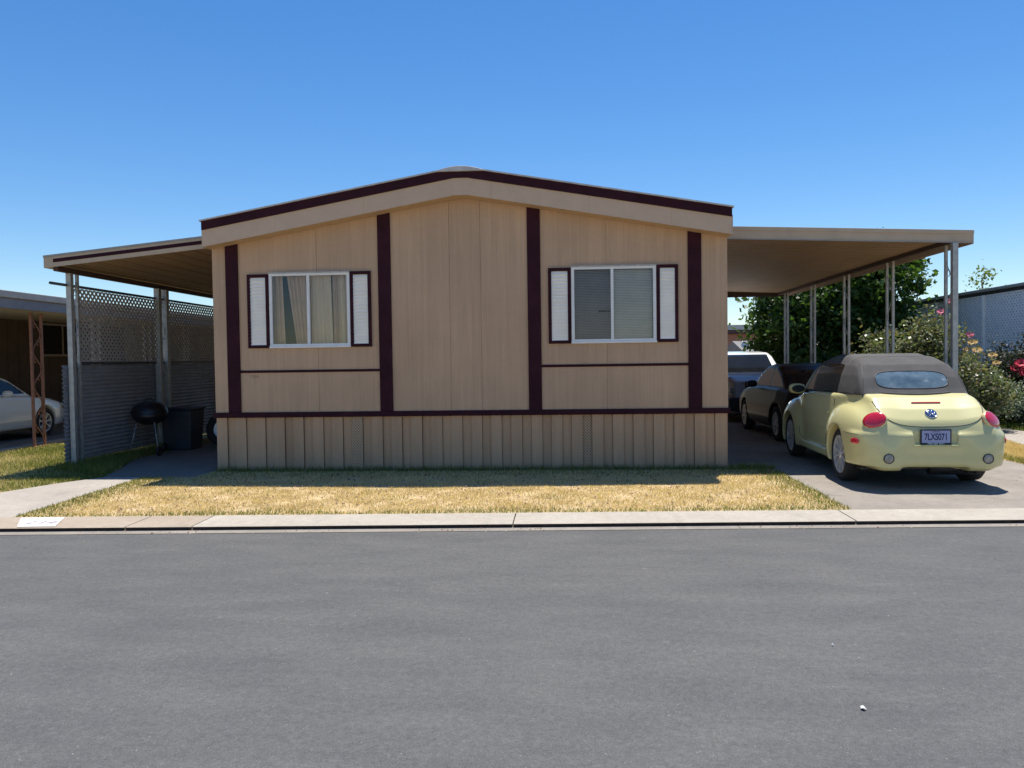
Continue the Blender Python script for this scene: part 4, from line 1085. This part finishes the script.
# underside, exhaust
car.mb(MB().box(-.70, .70, .35, 3.7, .185, .24), 'underbody', M['black'], bevel=.02)
mb = MB(); mb.tube([(.05, .35, .23), (.6, .35, .23)], .09, 14); ms = car.mb(mb, 'silencer', M['black'], smooth=True)
for x in (.38, .46): car.mb(MB().tube([(x, .32, .225), (x, .12, .215)], .024, 12, cap=False), 'exhaust_pipe', M['chrome'], ms, smooth=True)
for s in (-1, 1):
    for v_ in (.86, 3.31):
        wheel(car, s*.715, v_, .325, .205, s)
# soft top, glass and pillars
def bug_top(u, v, z):
    au = np.abs(u)
    Rf = np.interp(v, [.50, .56, .64, .75, .94, 1.2, 1.6, 2.0, 2.4, 2.65, 2.80, 3.0, 3.25, 3.4], [.93, 1.06, 1.14, 1.27, 1.43, 1.52, 1.565, 1.57, 1.53, 1.475, 1.40, 1.25, 1.04, .9])
    Wt = np.interp(z, [.9, 1.0, 1.15, 1.3, 1.42, 1.5, 1.6], [.675, .67, .64, .60, .55, .50, .45])
    ta = np.interp(v, [.4, .55, .8, 1.3, 2.6, 3.3], [-.14, -.06, -.01, 0, -.01, -.03])
    f = smax(smax(au-(Wt+ta), z-Rf-.0, .085), np.where(v < .62, 1.03, np.interp(v, [.9, 1.5], [1.065, 1.04]))-z, .01)
    # soft folds of the fabric over the bows
    return f - .004*np.sin(v*12+1)*np.clip((z-1.42)*12, 0, 1) - .003*np.sin(au*18+z*9)*(v < 1.3)
def rearg(P): return np.maximum((np.abs(P[:, 0]/.415)**3.4+np.abs((P[:, 2]-1.245)/.105)**3.4)-1, P[:, 1]-1.2)
def sideg(P):
    u, v, z = P[:, 0], P[:, 1], P[:, 2]
    lim = np.interp(v, [1.3, 1.6, 2.2, 2.6, 2.75, 3.1], [1.40, 1.44, 1.44, 1.40, 1.30, .98])
    return np.maximum.reduce([z-lim, 1.06-z, 1.44+(z-1.0)*.05-v, .3-np.abs(u), (v-2.98)+(z-1)*.9])
def windg(P):
    u, v, z = P[:, 0], P[:, 1], P[:, 2]
    return np.maximum.reduce([2.86-v-(z-1.42)*.3, 1.06-z, z-1.38, np.abs(u)-.54+(z-1)*.28])
def frameg(P):
    u, v, z = P[:, 0], P[:, 1], P[:, 2]
    return np.maximum(2.72-v-(z-1.42)*.2, -1)
V, F = surface_nets(bug_top, (-.8, .3, .9), (.8, 3.5, 1.66), h)
V, cls = split_parts(V, F, [rearg, sideg, windg, frameg], h)
top = car.part('soft_top', *sub(V, F, cls == 4), M['canvas'])
car.part('rear_window', *sub(V, F, cls == 0), M['backglass'], top)
for s in (-1, 1): car.part('side_window', *sub(V, F, (cls == 1) & (np.sign(V[F].mean(1)[:, 0]) == s)), M['carglass'])
car.part('windscreen', *sub(V, F, cls == 2), M['carglass'])
car.part('windscreen_frame', *sub(V, F, cls == 3), M['navy'])
bt = BVHTree.FromPolygons([tuple(v) for v in V], [tuple(int(i) for i in f) for f in F])
ring = []
for t in np.linspace(0, 2*math.pi, 90):
    ct, st = math.cos(t), math.sin(t); ring.append((.415*np.sign(ct)*abs(ct)**(2/3.4), -1, 1.245+.105*np.sign(st)*abs(st)**(2/3.4)))
pts = hug(bt, ring, [(0, 1, 0)]*len(ring), .001); mb = MB(); mb.tube(pts, .006, 6); car.mb(mb, 'window_seal', M['black'], top, smooth=True)
for s in (-1, 1):
    pts = hug(bt, [(s*(.50+.12*(1-t)), -1, 1.0+.48*t) for t in np.linspace(.05, .93, 20)], [(0, 1, 0)]*20, .0)
    mb = MB()
    for r_ in runs(pts, .3): mb.tube(r_, .004, 5)
    car.mb(mb, 'seam', M['black'], top, smooth=True)
pts = hug(bt, [(x, 1.28, 3) for x in np.linspace(-.52, .52, 24)], [(0, 0, -1)]*24, .0); mb = MB(); mb.tube(pts, .005, 5); car.mb(mb, 'seam', M['canvas'], top, smooth=True)
# piping where the top meets the body
pp = hug(bv, [(.63*math.cos(t), .93+.41*math.sin(t), 2) for t in np.linspace(math.pi, 2*math.pi, 24)], [(0, 0, -1)]*24, .004)
mb = MB(); mb.tube(pp, .016, 7); car.mb(mb, 'hem', M['canvas'], top, smooth=True)
for s in (-1, 1):
    x = s*.865
    V2, F2 = surface_nets(lambda u, v, z: ell(u, v, z, (x, 2.66, 1.075), (.115, .07, .075), 2.8), (x-.15, 2.55, .97), (x+.15, 2.76, 1.18), .012)
    mr = car.part('door_mirror', V2, F2, M['yellow'])
    car.mb(MB().lathe([(.001, .002), (1, .002), (1, -.01)], 28, T((x, 2.590, 1.075)) @ Matrix.Rotation(R(90), 4, 'X') @ Matrix.Diagonal((.092, .055, 1, 1))), 'mirror_glass', M['carglass'], mr)
    car.mb(MB().tube([(s*.70, 2.68, 1.03), (x-s*.04, 2.67, 1.04)], .022, 8), 'mirror_arm', M['black'], mr, smooth=True)

# --- generic body for the cars further off
def make_car(name, label, loc, th, Lc, Wc, prof, roof, belt, paint, glass, wv, wr, gw, h=.03, glassv=None, top_mat=None, body_mat=None):
    c = Car(name, label, loc, th)
    pv, pz = zip(*prof); rv, rz = zip(*roof)
    def body(u, v, z):
        au = np.abs(u)
        ta = np.interp(v, [0, .35, .9, Lc-1, Lc-.4, Lc], [-.14, -.05, 0, 0, -.06, -.22])
        Wb = Wc/2+np.interp(z, [.2, .4, .6, belt, belt+.15], [-.05, 0, 0, -.07, -.14])
        f = smax(smax(au-(Wb+ta), z-np.interp(v, pv, pz), .07), .22-z, .05); f = smax(smax(f, .02-v, .07), v-Lc+.02, .1)
        for w_ in wv:
            for_ = np.maximum(np.sqrt((v-w_)**2+(z-wr)**2)-wr-.045, Wc/2-.26-au); f = smax(f, -for_, .015)
        return f
    def ghouse(u, v, z):
        au = np.abs(u); Wt = np.interp(z, [belt-.1, belt, rz[len(rz)//2]-.05, 2.2], [gw, gw-.02, gw-.16, gw-.3])
        return smax(smax(au-Wt, z-np.interp(v, rv, rz), .07), belt-.06-z, .01)
    V, F = surface_nets(body, (-Wc/2-.08, -.1, .12), (Wc/2+.08, Lc+.1, belt+.2), h)
    c.part('body', V, F, M[body_mat or paint])
    V, F = surface_nets(ghouse, (-Wc/2-.05, rv[0]-.05, belt-.1), (Wc/2+.05, rv[-1]+.05, max(rz)+.08), h)
    mz = max(rz)
    def gl(P):
        u, v, z = P[:, 0], P[:, 1], P[:, 2]; top = np.interp(v, rv, rz)
        side = np.maximum.reduce([z-np.minimum(mz-.10, top-.07), belt+.035-z, gw-.22-np.abs(u), np.abs(np.abs(v-glassv[1])-.0)*0-.0+.035-np.abs(v-glassv[1])])
        ends = np.maximum.reduce([z-mz+.075, belt+.035-z, np.abs(u)-(gw-.19)+(z-belt)*.15, np.minimum(v-glassv[0], glassv[2]-v)])
        return np.minimum(side, ends)
    V, cls = split_parts(V, F, [gl], h)
    C = V[F].mean(1)
    rear = (cls == 0) & (C[:, 1] < glassv[0]); front = (cls == 0) & (C[:, 1] > glassv[2]); sd_ = (cls == 0) & ~rear & ~front
    c.part('soft_top' if top_mat else 'roof', *sub(V, F, cls == 1), M[top_mat or paint])
    for nm, m in (('rear_window', rear), ('windscreen', front)):
        if m.any(): c.part(nm, *sub(V, F, m), M[glass])
    for s in (-1, 1):
        m = sd_ & (np.sign(C[:, 0]) == s)
        if m.any(): c.part('side_window', *sub(V, F, m), M[glass])
        for w_ in wv: wheel(c, s*(Wc/2-.115), w_, wr, .2, s, 7, wr*.66)
        x = s*(Wc/2+.02); vm = glassv[2]-.35
        V2, F2 = surface_nets(lambda u, v, z: ell(u, v, z, (x, vm, belt+.06), (.1, .07, .07), 2.8), (x-.14, vm-.12, belt-.05), (x+.14, vm+.12, belt+.17), .02)
        c.part('door_mirror', V2, F2, M[paint])
    c.mb(MB().box(-Wc/2+.12, Wc/2-.12, .4, Lc-.4, .18, .25), 'underbody', M['black'])
    return c
dk = make_car('black_convertible', 'black low sports car parked in the carport shade ahead of the yellow convertible', (6.12, 2.75, 0), 0, 4.3, 1.78,
    [(-.1, .3), (0, .6), (.08, .82), (.3, .93), (.8, .97), (1.6, .97), (2.9, .95), (3.6, .86), (4.1, .68), (4.3, .45), (4.45, .3)],
    [(.55, .85), (.8, .98), (1.3, 1.22), (1.75, 1.37), (2.1, 1.41), (2.5, 1.37), (2.75, 1.27), (3.2, .92)], .95, 'navy', 'carglass', (.85, 3.3), .32, .72, glassv=(1.5, 1.9, 2.75), top_mat='navy')
for s in (-1, 1):
    dk.mb(MB().lathe([(1, -.03), (.95, .012), (.6, .025), (.001, .03)], 28, T((s*.66, .10, .77)) @ Matrix.Rotation(R(90), 4, 'X') @ Matrix.Rotation(R(-25*s), 4, 'Y') @ Matrix.Diagonal((.17, .07, 1, 1))), 'tail_lamp', M['darklamp'], smooth=True)
wv_ = make_car('parked_van', 'white roofed people carrier facing the street at the far end of the carport', (6.05, 12.2, 0), 180, 4.7, 1.80,
    [(-.1, .4), (0, .9), (.1, 1.14), (3.0, 1.17), (3.6, 1.17), (4.3, 1.10), (4.6, .96), (4.75, .5)],
    [(.02, .9), (.12, 1.3), (.35, 1.62), (.9, 1.69), (2.0, 1.70), (2.7, 1.66), (2.95, 1.58), (3.6, 1.05)], 1.13, 'white', 'carglass', (.95, 3.75), .33, .78, glassv=(.3, 1.9, 2.85), body_mat='silver')  # lower body takes the greyed paint, standing in for shade
for s in (-1, 1):
    wv_.mb(MB().box(s*.62-.16, s*.62+.16, 4.50, 4.62, .70, .84), 'headlamp', M['foglamp'], bevel=.03)
wv_.mb(MB().box(-.42, .42, 4.50, 4.68, .62, .98), 'grille', M['black'], bevel=.02)
wv_.mb(MB().box(-.82, .82, 4.45, 4.72, .28, .60), 'bumper', M['black'], bevel=.04)  # black grille and bumper paint in the deep shade on the front
sd2 = make_car('white_sedan', 'white four-door car parked nose-in at the left edge beside the dark brown home', (-11.05, 1.95, 0), 0, 4.7, 1.80,
    [(-.1, .4), (0, .75), (.1, .95), (.7, 1.0), (2.2, .97), (3.2, .93), (3.9, .86), (4.4, .74), (4.65, .55), (4.8, .35)],
    [(.5, .9), (.9, 1.15), (1.5, 1.40), (2.1, 1.44), (2.6, 1.39), (2.9, 1.29), (3.5, .9)], .94, 'white', 'carglass', (.95, 3.72), .32, .76, glassv=(1.3, 2.1, 2.85))
for s in (-1, 1):
    sd2.mb(MB().box(s*.62-.2, s*.62+.2, 4.28, 4.5, .60, .72), 'headlamp', M['foglamp'], bevel=.04)

# ------------------------------------------------------------------ litter
def scrap(name, label, cat, x, y, z, s, mat, seed):
    g = random.Random(seed); mb = MB(); P = [(x+math.cos(a)*s*g.uniform(.3, 1)*.6, y+math.sin(a)*s*g.uniform(.4, 1), z+g.uniform(.003, .015)) for a in np.linspace(0, 5.6, 7)]
    mb.add(P+[(x, y, z+.02)], [(i, (i+1) % 7, 7) for i in range(7)])
    return tag(mb.build(name, mat, origin=(x, y, z)), label, cat)
scrap('paper_scrap', 'small crumpled white paper scrap lying on the road at lower right', 'litter', 2.70, -7.37, -.045, .032, M['paper'], 1)
scrap('paper_scrap', 'tiny white fleck on the road above the crumpled scrap', 'litter', 2.83, -6.59, -.045, .012, M['paper'], 2)
scrap('fallen_leaf', 'dark curled leaf on the dry grass near the kerb, centre of the lawn', 'leaf', .95, -2.6, .03, .045, M['leafdry'], 3)
scrap('fallen_leaf', 'dark curled leaf on the dry grass at the left part of the lawn', 'leaf', -2.6, -2.35, .03, .04, M['leafdry'], 4)

def grit(name, n, fn, smin_, smax_, mat, seed):
    g = np.random.default_rng(seed); P = fn(g, n); m = len(P); sz = g.uniform(smin_, smax_, m)[:, None]
    T4 = np.array([[1, 0, 0], [-.5, .87, 0], [-.5, -.87, 0], [0, 0, .9]]); a = g.uniform(0, 6.28, m)
    V = np.zeros((m, 4, 3))
    for k in range(4):
        x, y, z = T4[k]*1.0; jx = g.uniform(.6, 1.2, m)
        V[:, k] = P+np.stack([(x*np.cos(a)-y*np.sin(a))*jx, (x*np.sin(a)+y*np.cos(a))*jx, z+0*a], 1)*sz
    b = np.arange(m)[:, None]*4
    F = np.concatenate([b+np.array(q) for q in ((0, 1, 3), (1, 2, 3), (2, 0, 3))])
    return tag(mesh_np(name, V.reshape(-1, 3), F, mat, origin=tuple(P.mean(0))), kind='stuff')
def road_pts(g, n):
    x = g.uniform(-7, 9, n); d = g.uniform(.1, 6.5, n); return np.stack([x, -3.66+SL*x-d, np.full(n, -.045)], 1)
def gut_pts(g, n):
    x = g.uniform(-8, 9, n); d = np.abs(g.normal(0, .05, n)); k = np.sin(x*2.1)+np.sin(x*5.7+1)+g.normal(0, .8, n)
    P = np.stack([x, -3.66+SL*x-d, np.full(n, -.041)], 1); return P[k > .2]
grit('road_grit', 450, road_pts, .002, .006, M['gutter'], 41)
grit('gutter_grit', 1500, gut_pts, .003, .010, M['curb_tan'], 42)
grit('gutter_leaf_litter', 420, gut_pts, .006, .016, M['leafdry'], 43)
grit('lawn_litter', 500, polypts([(LX0, -3.2), (LX1, -2.95), (LX1, -.2), (LX0, -.6)], .012), .008, .02, M['leafdry'], 44)
